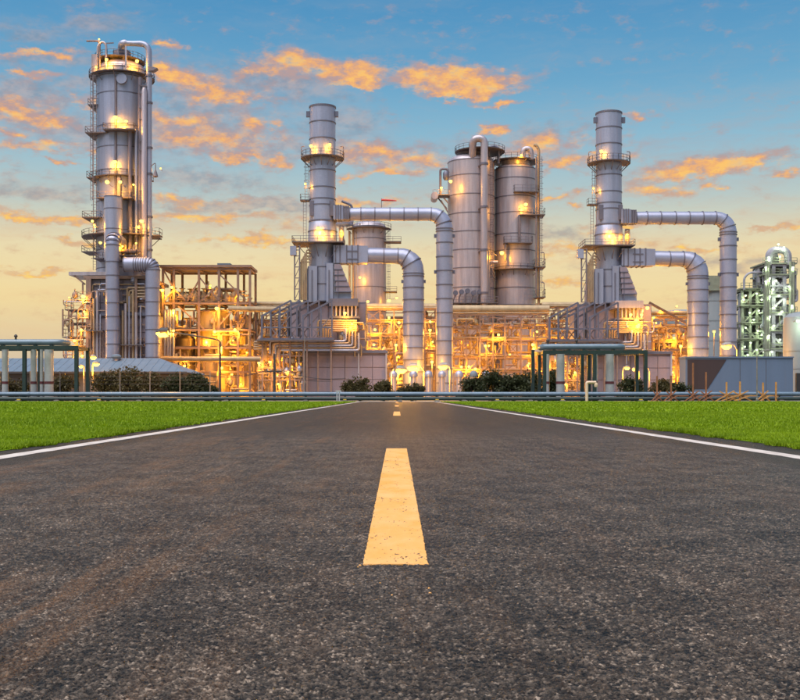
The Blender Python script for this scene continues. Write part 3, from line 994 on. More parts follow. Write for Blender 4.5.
    poly('sill', [(329, 316), (359, 316), (359, 318.2), (329, 318.2)], -7.7, -1.8, 'steel_blue')
    # lower clad house
    poly('wall', [(303, 350), (386, 350), (386, 397), (303, 397)], -6.0, 6, 'panel')
    for i in range(6):
        for j in range(3):
            x0_, y0_ = 303.8 + i * 13.8, 355.5 + j * 12.2
            poly('panel', [(x0_, y0_), (x0_ + 13.2, y0_), (x0_ + 13.2, y0_ + 11.6), (x0_, y0_ + 11.6)], -6.22, -5.98, 'panel')
    poly('cornice', [(300, 350.5), (388, 350.5), (388, 353), (300, 353)], -6.6, 6.4, 'steel_blue')
    for i in (0, 2, 4, 6):
        member('post', G(303.5 + i * 13.8, 397, -6.3), G(303.5 + i * 13.8, 353, -6.3), .32, 'clad', bo)
    # nested pipes
    for k in range(6):
        o = k * 2.1
        pipe(bo, [G(357, 320.5 + o, -8.0), G(318 + o * 1.2, 320.5 + o, -8.0), G(318 + o * 1.2, 337, -8.0)], .20, 'pipe', .5)
    for k in range(5):
        o = k * 2.3
        pipe(bo, [G(270 + o * 1.2, 354 + o, -8.6), G(270 + o * 1.2, 341 + o, -8.6), G(344 + o * 1.4 + 2, 341 + o, -8.6), G(344 + o * 1.4 + 2, 329 + o * .4, -8.6)][1 if k > 3 else 0:], .20, 'pipe' if k % 2 else 'clad', .5)
    for k in range(4):
        pipe(bo, [G(254, 342 + 2.4 * k, -8.4), G(266 - k, 342 + 2.4 * k, -8.4), G(266 - k, 360, -8.4)], .18, 'pipe', .5)
    for k in range(9):      # risers below
        member('riser', G(262 + k * 4.6, 397, -7.4 + (k % 3)), G(262 + k * 4.6, 352, -7.4 + (k % 3)), .36 + .14 * (k % 2), 'pipe', bo, kind='cyl')
    for y in (356, 368, 380):
        member('beam', G(258, y, -8.1), G(303, y, -8.1), .28, 'steel_warm', bo)
    flood(bo, G(259, 363, -9.6), 420, .4, G(259, 366, -8.1))
    flood(bo, G(270, 362, -9.6), 520, .4, G(270, 366, -8.1))
    flood(bo, G(288, 372, -9.0), 380, .3, G(288, 375, -8.1))
    flood(bo, G(278, 384, -9.0), 380, .3, G(278, 382, -8.1))
    flood(bo, G(345, 313, -9.2), 700, .4, G(345, 316, -7.7))
    flood(bo, G(352, 324, -9.4), 700, .3, G(352, 322, -8.1))
    # ground floods added at the feet of the ducts to make their bottoms glow
    for (px, py, dy, pw) in ((398, 374, -6.5, 1500), (417, 369, -8.5, 1100), (396, 345, -2.5, 700), (432, 362, -5, 900), (430, 330, 1.0, 600)):
        member('added_lamp_post', (G(px, 396, dy + .5).x, D + dy + .5, 0), G(px, py + .8, dy + .5), .12, 'steel', bo)
        flood(bo, G(px, py, dy), pw, .42, G(px, py + 1, dy + .5))
    if not big:
        flood(bo, G(362, 306, -6.2), 1100, .5, G(357, 305, -6.5))
        flood(bo, G(356, 313, -9.4), 900, .4, G(356, 317, -7.7))

    # ---------------- sloping gantry frames
    ga = root('steel_gantry', 'grey steel gantry of sloping rails and posts ' + which, 'gantry', (G(295, 396).x, D - 8, 0), 'sloping gantries')
    for (xs_, dyy) in ((262, -9.4), (271, -8.3), (279, -9.0), (290, -8.0), (303, -9.2)):
        a, b = G(xs_, 316, dyy), G(xs_ + 29, 300.5, dyy)
        member('sloping_rail', a, b, .34, 'steel_blue', ga)
        member('post', G(xs_, 339, dyy), G(xs_, 315.5, dyy), .36, 'steel_blue', ga)
        for q in (0.3, 0.62, 1.0):
            p = a.lerp(b, q)
            member('post', (p.x, p.y, z(339)), p, .28, 'steel_blue', ga)
        member('beam', G(xs_, 327.5, dyy), G(xs_ + 29, 327.5, dyy), .26, 'steel_blue', ga)
        member('beam', G(xs_ - 2, 339, dyy), G(xs_ + 31, 339, dyy), .34, 'steel_blue', ga)
        member('brace', G(xs_ + 9, 339, dyy + .02), G(xs_ + 18, 327.5, dyy + .02), .18, 'steel', ga)
        member('brace', G(xs_ + 18, 327.5, dyy + .03), G(xs_ + 28, 316, dyy + .03), .18, 'steel', ga)
        member('brace', G(xs_ + 9, 327.5, dyy - .03), G(xs_ + 18, 339, dyy - .03), .18, 'steel', ga)
        for px in (xs_ + .6, xs_ + 28):
            member('post', G(px, 397, dyy + .3), G(px, 339.5, dyy + .3), .28, 'steel_warm', ga)
    MB().box(G(296, 340.8, -8), (74 * S, 5.0, .25)).build('platform', 'grating', ga, smooth=False)

hrsg(322.0, PD, 'nearer the middle of the plant', True)
hrsg(608.3, 143.0 * K, 'behind the green pipe portal near the barricades', False)

# ------------------------------------------------------------------ vessel behind the first boiler
def px_tools(D):
    s = D / F
    return (lambda x: (x - CX) * s), (lambda y: CAM_H + (HY - y) * s), s

D = 168.0 * K
X, Z, s = px_tools(D)
c = (X(369), D, 0)
ve = root('process_vessel', 'grey domed vessel showing between the stack and its ducts, striped windsock on top', 'vessel', (c[0], D, 0))
r = 17.2 * s
shell(ve, c, [0, Z(360), Z(336), Z(312), Z(288), Z(264), Z(240), Z(228)], [r] * 8, 'clad_warm', .06)
dome(ve, c, r, Z(228), 7 * s, 'clad_warm')
MB().lathe((c[0] - 6, D - 1, 0), [(2.2, Z(226)), (2.4, Z(221)), (1.6, Z(219.5)), (.5, Z(219))], 18).build('manway', 'clad', ve)
ring_platform(ve, c, Z(229.5), r, r + 1.3, 180, 360, brackets=6)
deck(ve, c[0] + r - .4, c[0] + r + 3.6, D - 2.5, D + 1, Z(242.5), 'fr')
deck(ve, c[0] + r - .4, c[0] + r + 2.6, D - 2.5, D + 1, Z(292), 'fr')
ladder(ve, c[0] + r + .6, D - 1.5, Z(300), Z(230), .6)
for k in range(4):
    pipe(ve, [(c[0] - r - .5 + k * .9, D - r * (.35 + .15 * k), 0), (c[0] - r - .5 + k * .9, D - r * (.35 + .15 * k), Z(232 - k * 2))], .28, 'pipe')
pipe(ve, [(c[0] - 4, D - 1, Z(222)), (c[0] - 4, D - 1, Z(206)), (c[0] - 6.5, D - 1, Z(202))], .3, 'steel_blue', 1.0, 'vent')
member('windsock_mast', (c[0] + 3, D, Z(222)), (c[0] + 3, D, Z(198.5)), .16, 'steel', ve)
mb = MB().tube([(c[0] + 3, D - .1, Z(200)), (c[0] + 5, D - .1, Z(200.4)), (c[0] + 6.6, D - .1, Z(200.8))], [.26, .22, .12], 10)
mb.build('windsock', 'red_paint', ve)
flood(ve, (c[0] - 2, D - r - 1.6, Z(280)), 450, .4, (c[0] - 2, D - r, Z(281)))
flood(ve, (c[0] + r + 2.5, D - 3.2, Z(299)), 300, .4, (c[0] + r, D - 1.2, Z(300)))
flood(ve, (c[0] - r + 1, D - r - .6, Z(250)), 300, .3, (c[0] - r + 1.5, D - r * .5, Z(252)))

# ------------------------------------------------------------------ twin columns
D = 172.0 * K
X, Z, s = px_tools(D)
c = (X(471), D, 0)
r = 23.4 * s
tw = root('process_column', 'taller of two fat silver columns, gooseneck pipe running down its front', 'column', (c[0], D, 0), 'twin silver columns')
shell(tw, c, [0, Z(360), Z(324), Z(306), Z(289), Z(270), Z(252), Z(234), Z(216), Z(197.5), Z(178.5), Z(163.5)], [r] * 12, 'clad_warm', .08)
dome(tw, c, r, Z(163.5), 9.0 * s, 'clad_warm')
MB().lathe(c, [(r * .62, Z(158)), (r * .62, Z(153.5))], 24).build('manway_collar', 'clad_dark', tw)
ring_platform(tw, (X(479.5), D - 1, 0), Z(153), 1.5, 25 * s, 0, 360, brackets=8)
yy = D - r - 1.2
X, Z, s = px_tools(yy)
gp = [Vector((X(473), yy + 2, Z(155))), Vector((X(473), yy, Z(138.5))), Vector((X(484.3), yy, Z(138.5))), Vector((X(484.3), yy, Z(320)))]
path = bend(gp, 1.35, 6)
MB().tube(path, 3.7 * s, 18).build('gooseneck_pipe', 'clad_warm', tw)
for y in (164, 207, 250, 293):
    MB().tube([(X(484.3), yy, Z(y) - .25), (X(484.3), yy, Z(y) + .25)], 4.3 * s, 18).build('pipe_clamp', 'flange', tw)
    member('clamp_arm', (X(480), yy + .3, Z(y + 1)), (X(479), D - r + .4, Z(y + 1)), .3, 'steel', tw)
pipe(tw, [(X(490), D - 3, Z(153)), (X(490), D - 3, Z(142.5)), (X(500), D - 3, Z(142.5)), (X(500), D - 3, Z(160))], .32, 'steel_blue', 1.4)
X, Z, s = px_tools(D - 4)
# side balcony with drum
deck(tw, X(432.5), X(449.5), D - 5, D - 1, Z(195), 'f')
MB().tube([(X(434.5), D - 5.5, Z(196.5)), (X(434.5), D - .5, Z(196.5))], 3.6 * s, 16).build('drum', 'clad_warm', tw)
pipe(tw, [(X(440.5), D - 3, Z(195)), (X(440.5), D - 3, Z(168)), (X(447.5), D - 3, Z(168)), (X(448.8), D - 3, Z(172))], .3, 'steel', .6)
MB().lathe((X(446), D - 4, 0), [(.5, Z(180)), (.75, Z(178)), (.75, Z(173)), (.4, Z(171))], 12).build('valve_bonnet', 'steel_blue', tw)
for k, (a, b) in enumerate((((447, 208), (438, 197)), ((448, 212), (441, 200)), ((449, 204), (442, 196)))):
    member('brace', (X(a[0]), D - 3 - .6 * k, Z(a[1])), (X(b[0]), D - 3 - .6 * k, Z(b[1])), .3, 'steel', tw)
flood(tw, (X(450), D - 7.2, Z(184)), 700, .55, (X(450), D - 4.9, Z(184.6)))
flood(tw, (X(441), D - 5.6, Z(189)), 300, .4, (X(441), D - 5, Z(192)))
ladder(tw, X(491), D - r * .8 - .8, Z(300), Z(160), .6)
X, Z, s = px_tools(D - r - 1)
for k in range(6):
    pipe(tw, [(X(453 + k * 6), D - r - .9, Z(318)), (X(453 + k * 6), D - r - .9, Z(300 - (k % 3) * 3)), (X(457 + k * 6), D - r - .9, Z(292 - (k % 2) * 2))], .22, 'steel', .5)
    MB().tube([(X(455.5 + k * 6), D - r - 1.3, Z(293 - (k % 3))), (X(455.5 + k * 6), D - r - .8, Z(293 - (k % 3)))], .62, 12).build('valve_wheel', 'steel_blue', tw)
deck(tw, X(449), X(498), D - r - 2.4, D - r + 1, Z(303), 'f', 1.4)
deck(tw, X(449), X(498), D - r - 2.6, D - r + 1, Z(311), '', 1.2)

X, Z, s = px_tools(D + 2)
c2 = (X(515), D + 2, 0)
r2 = 20.8 * s
t2 = root('process_column', 'shorter fat silver column ringed by staggered balconies', 'column', (c2[0], D, 0), 'twin silver columns')
shell(t2, c2, [0, Z(360), Z(322), Z(306), Z(289), Z(268), Z(252), Z(236), Z(215), Z(199), Z(181), Z(170.5)], [r2] * 12, 'clad_warm', .08)
dome(t2, c2, r2, Z(170.5), 5.5 * s, 'clad_warm')
MB().lathe(c2, [(r2 * .72, Z(167)), (r2 * .72, Z(162.5))], 24).build('manway_collar', 'clad_warm', t2)
ring_platform(t2, c2, Z(162), 1.0, 23.5 * s, 0, 360, brackets=8)
pipe(t2, [(c2[0] + 6 * s, D - 2, Z(162)), (c2[0] + 6 * s, D - 2, Z(152.5)), (c2[0] + 14 * s, D - 2, Z(152.5)), (c2[0] + 14 * s, D - 2, Z(163))], 2.6 * s, 'clad_warm', 1.0, 'gooseneck_pipe', 16)
pipe(t2, [(X(531), D - 3, Z(150)), (X(533.5), D - 3, Z(150)), (X(536), D - 3, Z(154)), (X(536), D - 3, 0)], .36, 'pipe', .8)
pipe(t2, [(X(533), D - 4, Z(163)), (X(533), D - 4, Z(300))], .22, 'steel')
ladder(t2, X(537.5), D - 4, Z(300), Z(162), .6)
fy = c2[1] - r2
X, Z, s = px_tools(fy)
def balcony(x0, x1, y, h=1.5):
    deck(t2, X(x0), X(x1), fy - 1.3, fy + 4, Z(y), 'flr', h)
balcony(513.5, 538, 192); balcony(519, 544.5, 215); balcony(503.5, 532, 243); balcony(534, 545, 267, 1.8); balcony(536, 545, 297, 1.8)
ring_platform(t2, c2, Z(268.5), r2, r2 + 1.4, 180, 340, brackets=5)
pipe(t2, [(X(519), fy - .8, Z(243)), (X(519), fy - .8, Z(216))], .3, 'steel')
pipe(t2, [(X(505), fy - .8, Z(262)), (X(505), fy - .8, Z(244))], .25, 'steel')
pipe(t2, [(X(488), fy - 1.5, Z(312)), (X(488), fy - 1.5, Z(252))], .42, 'clad_warm')
pipe(t2, [(X(488), fy - 1.5, Z(266)), (X(490), fy - 1.5, Z(263)), (X(497), fy - 1.5, Z(263))], .4, 'clad_warm', .6)
member('bracket', (X(488), fy - 1.5, Z(252)), (X(496), fy - 1.2, Z(256)), .2, 'steel', t2)
for y in (281, 277):
    member('brace', (X(490), fy - 1, Z(y - 8)), (X(496), fy + .5, Z(y)), .25, 'steel', t2)
for (x0, y0) in ((543.5, 267), (543.5, 297)):
    pipe(t2, [(X(x0), fy - 1, Z(y0)), (X(x0), fy - 1, Z(y0 - 14)), (X(x0 - 3), fy - 1, Z(y0 - 14))], .12, 'steel', .5, 'davit', 6)
flood(t2, (X(525), fy - 1.6, Z(205.5)), 800, .6, (X(525), fy + .3, Z(206)))
flood(t2, (X(501), fy - 2.2, Z(254)), 1000, .7, (X(501), fy + .6, Z(255)))
flood(t2, (X(521), c2[1] - 6, Z(156)), 500, .4, (X(522), c2[1] - 3, Z(158)))
pipe(t2, [(X(536), D - 2, Z(306)), (X(548), D - 2, Z(306))], .75, 'pipe')

# ------------------------------------------------------------------ the tall left column with its base house
D = 150.0 * K
X, Z, s = px_tools(D)
c = (X(122), D, 0)
r = 25.0 * s
lt = root('distillation_tower', 'tallest tower, studded with lit balconies, overhead pipe down one side', 'tower', (c[0], D, 0))
shell(lt, c, [Z(300), Z(270), Z(252), Z(233), Z(204), Z(174), Z(151), Z(130), Z(98), Z(81), Z(73)], [r] * 11, 'clad', .06)
dome(lt, c, r * .97, Z(73), 13 * s, 'clad_warm')
MB().lathe(c, [(r * .35, Z(60)), (r * .35, Z(52))], 18).build('nozzle', 'clad_dark', lt)
X, Z, s = px_tools(D - r)
MB().tube([(X(122), D - r + .3, Z(79)), (X(122), D - r - .5, Z(79))], 5.2 * s, 18).build('manway', 'clad', lt)
X, Z, s = px_tools(D - 4)
ring_platform(lt, c, Z(73), r - .2, r + 1.5, 0, 360, brackets=10)
ring_platform(lt, (X(115), D, 0), Z(56), 1.2, 25 * s, 0, 360, brackets=8)
for k in range(8):
    a = R(k * 45 + 20)
    member('post', (c[0] + r * .8 * math.cos(a), D + r * .8 * math.sin(a), Z(73)), (c[0] + r * .8 * math.cos(a), D + r * .8 * math.sin(a), Z(56.3)), .22, 'steel', lt)
MB().box((X(94), D - 3, Z(64)), (1.3, 1.3, 4.4)).build('ladder_house', 'clad_warm', lt, smooth=False)
yy = D - 4
path = bend([(X(119), yy + 2.5, Z(54)), (X(121), yy, Z(43)), (X(130), yy, Z(43.5)), (X(149), yy, Z(43.8)), (X(149), yy, Z(66)), (X(149), yy, Z(272))], 2.2, 6)
MB().tube(path, [2.9 * s if q.z < Z(60) or q.x > X(135) else (3.6 * s if q.x < X(126) else 2.6 * s) for q in path], 16).build('overhead_pipe', 'clad', lt)
for y in (76, 103, 148, 174, 217, 250):
    MB().tube([(X(149), yy, Z(y) - .2), (X(149), yy, Z(y) + .2)], 3.6 * s, 14).build('pipe_clamp', 'flange', lt)
    member('clamp_arm', (X(152.6), yy, Z(y)), (X(140), yy + .8, Z(y)), .22, 'steel', lt)
MB().prism([(X(148), Z(68)), (X(152), Z(67.5)), (X(158), Z(69)), (X(154), Z(71.5)), (X(149), Z(72))][::-1], yy - .8, yy + .8).build('relief_valve', 'clad_dark', lt, smooth=False)
# gooseneck lamps on the top deck
pipe(lt, [(X(101), D - 5, Z(72)), (X(101), D - 5, Z(42.5)), (X(88), D - 5, Z(42.5))], .22, 'steel', .8, 'lamp_arm', 8)
pipe(lt, [(X(107.5), D - 5, Z(72)), (X(107.5), D - 5, Z(46)), (X(104), D - 5, Z(43)), (X(99), D - 5, Z(47)), (X(99), D - 5, Z(56))], .24, 'clad_warm', 1.2, 'lamp_arm', 8)
member('lamp_arm', (X(107), D - 5, Z(45)), (X(115), D - 5, Z(44.4)), .2, 'steel', lt)
member('post', (X(127.5), D - 5.2, Z(72)), (X(127.5), D - 5.2, Z(48)), .3, 'clad', lt)
flood(lt, (X(101), D - 5.4, Z(41.4)), 40, .24, (X(101), D - 5, Z(42.4)))
flood(lt, (X(109), D - r - .6, Z(62.5)), 900, .45, (X(109), D - r + 1, Z(60)))
flood(lt, (X(138), D - r * .8 - .6, Z(62.5)), 900, .5, (X(138), D - r * .6, Z(60)))
flood(lt, (X(97), D - 4.6, Z(68)), 160, .3, (X(97), D - 3.2, Z(70)))
X, Z, s = px_tools(D - r - 1)
# risers on the front face
for (px, y0, y1, rr, m_) in ((114.5, 75, 196, .26, 'steel'), (129, 130, 262, .38, 'clad_dark'), (134.5, 128, 262, .30, 'clad'), (138, 75, 262, .45, 'clad_dark'), (145.5, 78, 262, .30, 'steel'), (98.5, 175, 268, .3, 'steel'), (101.5, 180, 268, .24, 'pipe')):
    th = math.asin(max(-1, min(1, (px - 122) / 25.6)))
    q = (X(px), D - (r + rr + .1) * math.cos(th))
    pipe(lt, [(q[0], q[1], Z(y1)), (q[0], q[1], Z(y0))], rr, m_)
MB().lathe((X(142.3), D - r * .72 - 1.0, 0), [(3.0 * s, Z(272)), (3.0 * s, Z(90)), (2 * s, Z(86)), (.4 * s, Z(85))], 14).build('side_column', 'clad_warm', lt)
for y in (84, 92, 107, 118, 140, 149, 190, 200):
    member('bracket', (X(138), D - r * .8 - 1.2, Z(y)), (X(147), D - r * .55 - 1.2, Z(y + (4 if y % 2 else 0))), .22, 'steel', lt)
X, Z, s = px_tools(D - 4)
ladder(lt, X(94.8), D - 4.0, Z(270), Z(75), .7)
ladder(lt, X(91.5), D - 4.0, Z(200), Z(74), .5, cage=False)
def pf(x0, x1, y, y0=-2.0, y1=3.0, rails='flr', h=1.2):
    deck(lt, X(x0), X(x1), D - r + y0, D - r + y1 + 1, Z(y), rails, h)
X, Z, s = px_tools(D - 6)
pf(84, 98, 100.5, 2, 7); pf(84, 107, 131, 0, 6); pf(81, 100, 216, 0, 6); pf(79, 92, 250, 1, 6); pf(84, 97, 175, 1, 6)
X, Z, s = px_tools(D - r - 1)
pf(104, 135, 129.5); pf(98, 133, 198)
ring_platform(lt, c, Z(174), r - .1, r + 1.3, 170, 370, brackets=8)
ring_platform(lt, c, Z(233.5), r - .1, r + 3.0, 170, 370, brackets=8)
deck(lt, X(151), X(158), D - 5, D - 2, Z(233.5), 'fr', 1.4)
MB().lathe((X(154), D - 5, 0), [(.3, Z(176)), (.55, Z(175)), (.45, Z(173)), (.1, Z(168))], 10).build('hanging_bucket', 'steel', lt)
pipe(lt, [(X(154), D - 5, Z(168)), (X(154), D - 5, Z(161)), (X(149), D - 5, Z(165))], .1, 'steel', .4, 'davit', 6)
for (px, py, pw, rr) in ((115, 117, 620, .55), (126, 121, 300, .36), (114.5, 161.5, 620, .5), (141.5, 162.5, 520, .6), (154, 162, 60, .22), (99.5, 204, 380, .45), (132.8, 184, 60, .26), (98.2, 88, 120, .3), (88.5, 88, 30, .2), (104, 88, 20, .01)):
    if rr < .05: continue
    th = math.asin(max(-1, min(1, (px - 122) / 26.5)))
    y_ = D - (r + .75) * math.cos(th) - .2
    flood(lt, (X(px), y_, Z(py)), pw * 1.5, rr * 1.15, (X(px), y_ + 1.5, Z(py + 1)))
# smaller front column on its own saddle
c3 = (X(115.8), D - r - 3.0, 0)
r3 = 8.8 * s
shell(lt, c3, [Z(262), Z(248), Z(231), Z(211), Z(199)], [r3] * 5, 'clad', .05, 20, 'front_column')
flood(lt, (X(111.5), c3[1] - 1.2, Z(185)), 1100, .62, (X(111.5), D - r + .3, Z(186)))
flood(lt, (X(124.2), c3[1] - 1.2, Z(185)), 1000, .5, (X(124), D - r + .3, Z(186)))
MB().box((X(120), c3[1] + 1.5, Z(188)), (3.2 * s, 1.2, 19 * s)).build('post', 'clad_dark', lt, smooth=False)
for (px, py, pw, rr) in ((94, 222, 300, .4), (96, 226, 260, .3), (143, 222, 600, .6), (140, 228, 300, .4), (104, 244.5, 160, .42), (123.5, 243, 260, .4), (131, 250, 200, .3), (137.5, 244, 150, .28), (126, 248, 200, .3)):
    flood(lt, (X(px), D - r - 2.2 - (1.5 if 100 < px < 130 else 0), Z(py)), pw, rr, (X(px), D - r + .8, Z(py + 1)))
pf(97, 107, 259.5, -4, 1); pf(118, 140, 257, -4, 1)
for k in range(5):
    pipe(lt, [(X(120 + 4 * k), D - r - 2.8, Z(262)), (X(120 + 4 * k), D - r - 2.8, Z(246 - 2 * (k % 2)))], .25, 'pipe')
    MB().lathe((X(122 + 4 * k), D - r - 3.0, 0), [(.3, Z(255)), (.7, Z(253.5)), (.7, Z(252)), (.3, Z(250.5))], 10).build('valve', 'steel_warm', lt)

X, Z, s = px_tools(D - 9.4)
bh = root('tower_base_house', 'square clad base house under the tallest tower, wide canopy and stair decks at its side', 'boiler', (X(117), D - 8, 0))
def bx(name, x0, x1, y0, y1, d0, d1, m_):
    MB().box(((X(x0) + X(x1)) / 2, D + (d0 + d1) / 2, (Z(y0) + Z(y1)) / 2), (X(x1) - X(x0), d1 - d0, abs(Z(y0) - Z(y1)))).build(name, m_, bh, smooth=False)
bx('upper_wall', 88, 146, 278, 315, -9, 8, 'clad_dark')
bx('lower_wall', 90, 150, 315, 398, -9.6, 8, 'panel')
for i in range(5):
    for j in range(3):
        bx('panel', 89 + i * 11.4, 100 + i * 11.4, 280 + j * 11.6, 291 + j * 11.6, -9.25, -8.95, 'clad_dark')
for i in range(5):
    for j in range(5):
        bx('panel', 91 + i * 11.2, 101.8 + i * 11.2, 318 + j * 15, 332.4 + j * 15, -9.85, -9.55, 'panel')
bx('ledge', 86, 150, 313, 316, -10.4, 8.2, 'steel_blue')
bx('roof', 84, 150, 276, 279, -10, 8.4, 'steel_warm')
bx('canopy', 68, 105, 271.5, 275, -9, 0, 'clad_warm')
member('brace', (X(73), D - 8.6, Z(275)), (X(84), D - 8.6, Z(284)), .3, 'steel_warm', bh)
for px in (88.5, 91, 137):
    member('column', (X(px), D - 10.1, 0), (X(px), D - 10.1, Z(279)), .5, 'steel_warm', bh)
def duct_run(name, label, pts, rr, cuts_every, parent_loc):
    rt = root(name, label, 'duct', parent_loc)
    pts = [Vector(p) for p in pts]
    out = [pts[0]]
    for a, b in zip(pts[:-1], pts[1:]):
        n = max(1, int((b - a).length / cuts_every))
        for i in range(1, n + 1):
            out.append(a.lerp(b, i / n))
    swept(rt, out, [rr] * len(out), list(range(len(out))), 'duct', ring=.09)
    return rt
X, Z, s = px_tools(D - 12.2)
e1 = bend([(X(112.5), D - r - 1, Z(238)), (X(112.5), D - 12.2, Z(238)), (X(112.5), D - 12.2, Z(262))], 1.5, 4)
duct_run('exhaust_duct', 'straight upright duct with hooked top in front of the tallest tower', e1 + [Vector((X(112.5), D - 12.2, 0))], 6.7 * s, 2.6, (X(112.5), D - 12.2, 0))
e2 = bend([(X(124), D - 11.6, Z(264)), (X(140), D - 11.6, Z(264)), (X(152), D - 11.6, Z(264)), (X(152), D - 11.6, Z(288))], 2.6, 5)
duct_run('exhaust_duct', 'shorter hooked duct bending down beside the lit steel frame building', e2 + [Vector((X(152), D - 11.6, 0))], 7.2 * s, 2.6, (X(152), D - 11.6, 0))
X, Z, s = px_tools(D - 9.4)
for k in range(4):
    pipe(bh, [(X(128 + 2 * k), D - 10, Z(312)), (X(128 + 2 * k), D - 10, Z(288 + 3 * k)), (X(146), D - 10, Z(288 + 3 * k))], .22, 'pipe', .5)
for k, px in enumerate((121, 124.5, 127, 131, 134.5, 138, 142, 96, 99, 102.5)):
    pipe(bh, [(X(px), D - 10.6 - .3 * (k % 2), 0), (X(px), D - 10.6 - .3 * (k % 2), Z(318 - (k * 7) % 30))], .16 + .07 * (k % 3), ('clad', 'pipe', 'clad_warm')[k % 3])
deck(bh, X(119), X(146), D - 12, D - 10.2, Z(345), 'fr', 1.3, 'grating', 'steel_warm')
deck(bh, X(90), X(106), D - 12, D - 10.2, Z(331), 'fl', 1.3, 'grating', 'steel_warm')
ladder(bh, X(104.3), D - 11.2, 0, Z(331), .6, material='steel_warm')
for y in (325, 340, 355):
    member('pipe_support', (X(119), D - 10.3, Z(y)), (X(146), D - 10.3, Z(y)), .2, 'steel_warm', bh)
# side stair decks
for (x0, x1, y) in ((74, 90, 299), (64, 90, 309), (61.5, 90, 322.5), (61.5, 90, 336.5)):
    deck(bh, X(x0), X(x1), D - 9, D - 3, Z(y), 'fl', 1.6, 'grating', 'steel_warm')
for px in (62, 68, 82, 89):
    for dy in (-8.9, -3.2):
        member('post', (X(px), D + dy, Z(336) if px < 75 else 0), (X(px), D + dy, Z(309 if px < 70 else 283)), .28, 'steel_warm', bh)
for (a, b) in (((69, 337), (82, 352)), ((74, 337), (84, 348)), ((64, 322), (75, 309)), ((76, 336), (88, 322)), ((78, 309), (89, 298)), ((82, 352), (89, 338))):
    member('brace', (X(a[0]), D - 8.95, Z(a[1])), (X(b[0]), D - 8.95, Z(b[1])), .26, 'steel_warm', bh)
for (px, py, pw, rr) in ((85, 297, 800, .6), (83, 330, 300, .36), (76, 341, 360, .4), (84, 356, 700, .35), (93, 372, 900, .3), (103, 384, 1400, .3), (132, 386, 1000, .3), (71, 298, 40, .22), (86, 312, 300, .3)):  # the two lowest floods are added to warm the lower wall
    flood(bh, (X(px), D - 10.6, Z(py)), pw, rr, (X(px), D - 8.9, Z(py + 1)))
member('lamp_mast', (X(71), D - 8.9, Z(309)), (X(71), D - 8.9, Z(297)), .14, 'steel', bh)

# ------------------------------------------------------------------ open steel frame building
def frame_building(name, label, D, cols, levels, rows, material, bw=.42, braces=(), top=True, group=None):
    X, Z, s = px_tools(D)
    f = root(name, label, 'steel frame', ((X(cols[0]) + X(cols[-1])) / 2, D, 0), group)
    for k, dy in enumerate(rows):
        for px in cols:
            member('column', (X(px), D + dy, 0), (X(px), D + dy, Z(levels[0])), bw, material, f, kind='ibeam')
        for y in levels:
            member('beam', (X(cols[0]), D + dy - .03, Z(y)), (X(cols[-1]), D + dy - .03, Z(y)), bw * .85, material, f, kind='ibeam')
    for px in cols:
        for y in levels:
            member('cross_beam', (X(px), D + rows[0], Z(y) - .05), (X(px), D + rows[-1], Z(y) - .05), bw * .6, material, f)
    for (a, b) in braces:
        for dy in rows[:1]:
            member('brace', (X(a[0]), D + dy + .05, Z(a[1])), (X(b[0]), D + dy + .05, Z(b[1])), bw * .62, material, f)
    return f

def clutter(parent, D, x0, x1, y0, y1, dy0, dy1, n, seed, mats=('pipe', 'steel_warm', 'buff_glow'), rmax=.3):
    """pipe runs, valves and small drums between the beams"""
    q = random.Random(seed)
    X, Z, s = px_tools(D)
    for i in range(n):
        dy = D + q.uniform(dy0, dy1)
        a = q.uniform(x0, x1); b = a + q.uniform(8, 26) * q.choice((-1, 1))
        b = max(x0, min(x1, b))
        ya = q.uniform(y0, y1); yb = max(y0, min(y1, ya + q.uniform(8, 26) * q.choice((-1, 1))))
        rr = q.uniform(.10, rmax)
        k = i % 5
        m_ = q.choice(mats)
        if k == 0: pipe(parent, [(X(a), dy, Z(ya)), (X(b) + .01, dy, Z(ya))], rr, m_)
        elif k == 1: pipe(parent, [(X(a), dy, Z(ya)), (X(a), dy, Z(yb) + .01)], rr, m_)
        elif k == 2: pipe(parent, [(X(a), dy, Z(ya)), (X(b), dy, Z(ya)), (X(b), dy, Z(yb))], rr, m_, .6)
        elif k == 3: pipe(parent, [(X(a), dy, Z(ya)), (X(a), dy, Z(yb)), (X(b), dy, Z(yb)), (X(b), dy, Z(yb) - q.uniform(1, 3))], rr, m_, .6)
        else:
            pipe(parent, [(X(a), dy, Z(ya)), (X(a), dy, Z(ya) + 2.4)], rr * .7, m_)
            MB().lathe((X(a), dy, Z(ya)), [(.25, .4), (.55, .7), (.6, 1.1), (.5, 1.5), (.2, 1.8)], 10).build('valve', m_, parent)

D = 152.0 * K
X, Z, s = px_tools(D)
br = [((163, 303), (174, 289)), ((163, 269), (174, 289)), ((187, 302), (200, 278)), ((200, 278), (218, 300)), ((217, 272), (246, 300)), ((174, 289), (187, 302)), ((199, 303), (217, 286)),
      ((178, 306), (205, 330)), ((215, 330), (235, 308)), ((222, 350), (245, 322)), ((178, 352), (190, 366)), ((236, 330), (250, 306)), ((165, 352), (178, 332))]
sf = frame_building('steel_frame_building', 'open pinkish steel frame building full of yellow light, between tall tower and gantry', D, [163, 174, 199, 219, 238, 250], [269, 303.5, 330, 348, 372], (0, 9), 'steel_warm', .48, br)
MB().box(((X(160) + X(251)) / 2, D + 4.5, Z(268) + .35), (X(252) - X(160), 10.4, .5)).build('roof_slab', 'steel_warm', sf, smooth=False)
MB().box((X(223), D + 3, Z(266.5) + .5), (13 * s, 4, .7)).build('roof_hatch', 'blue_roof', sf, smooth=False)
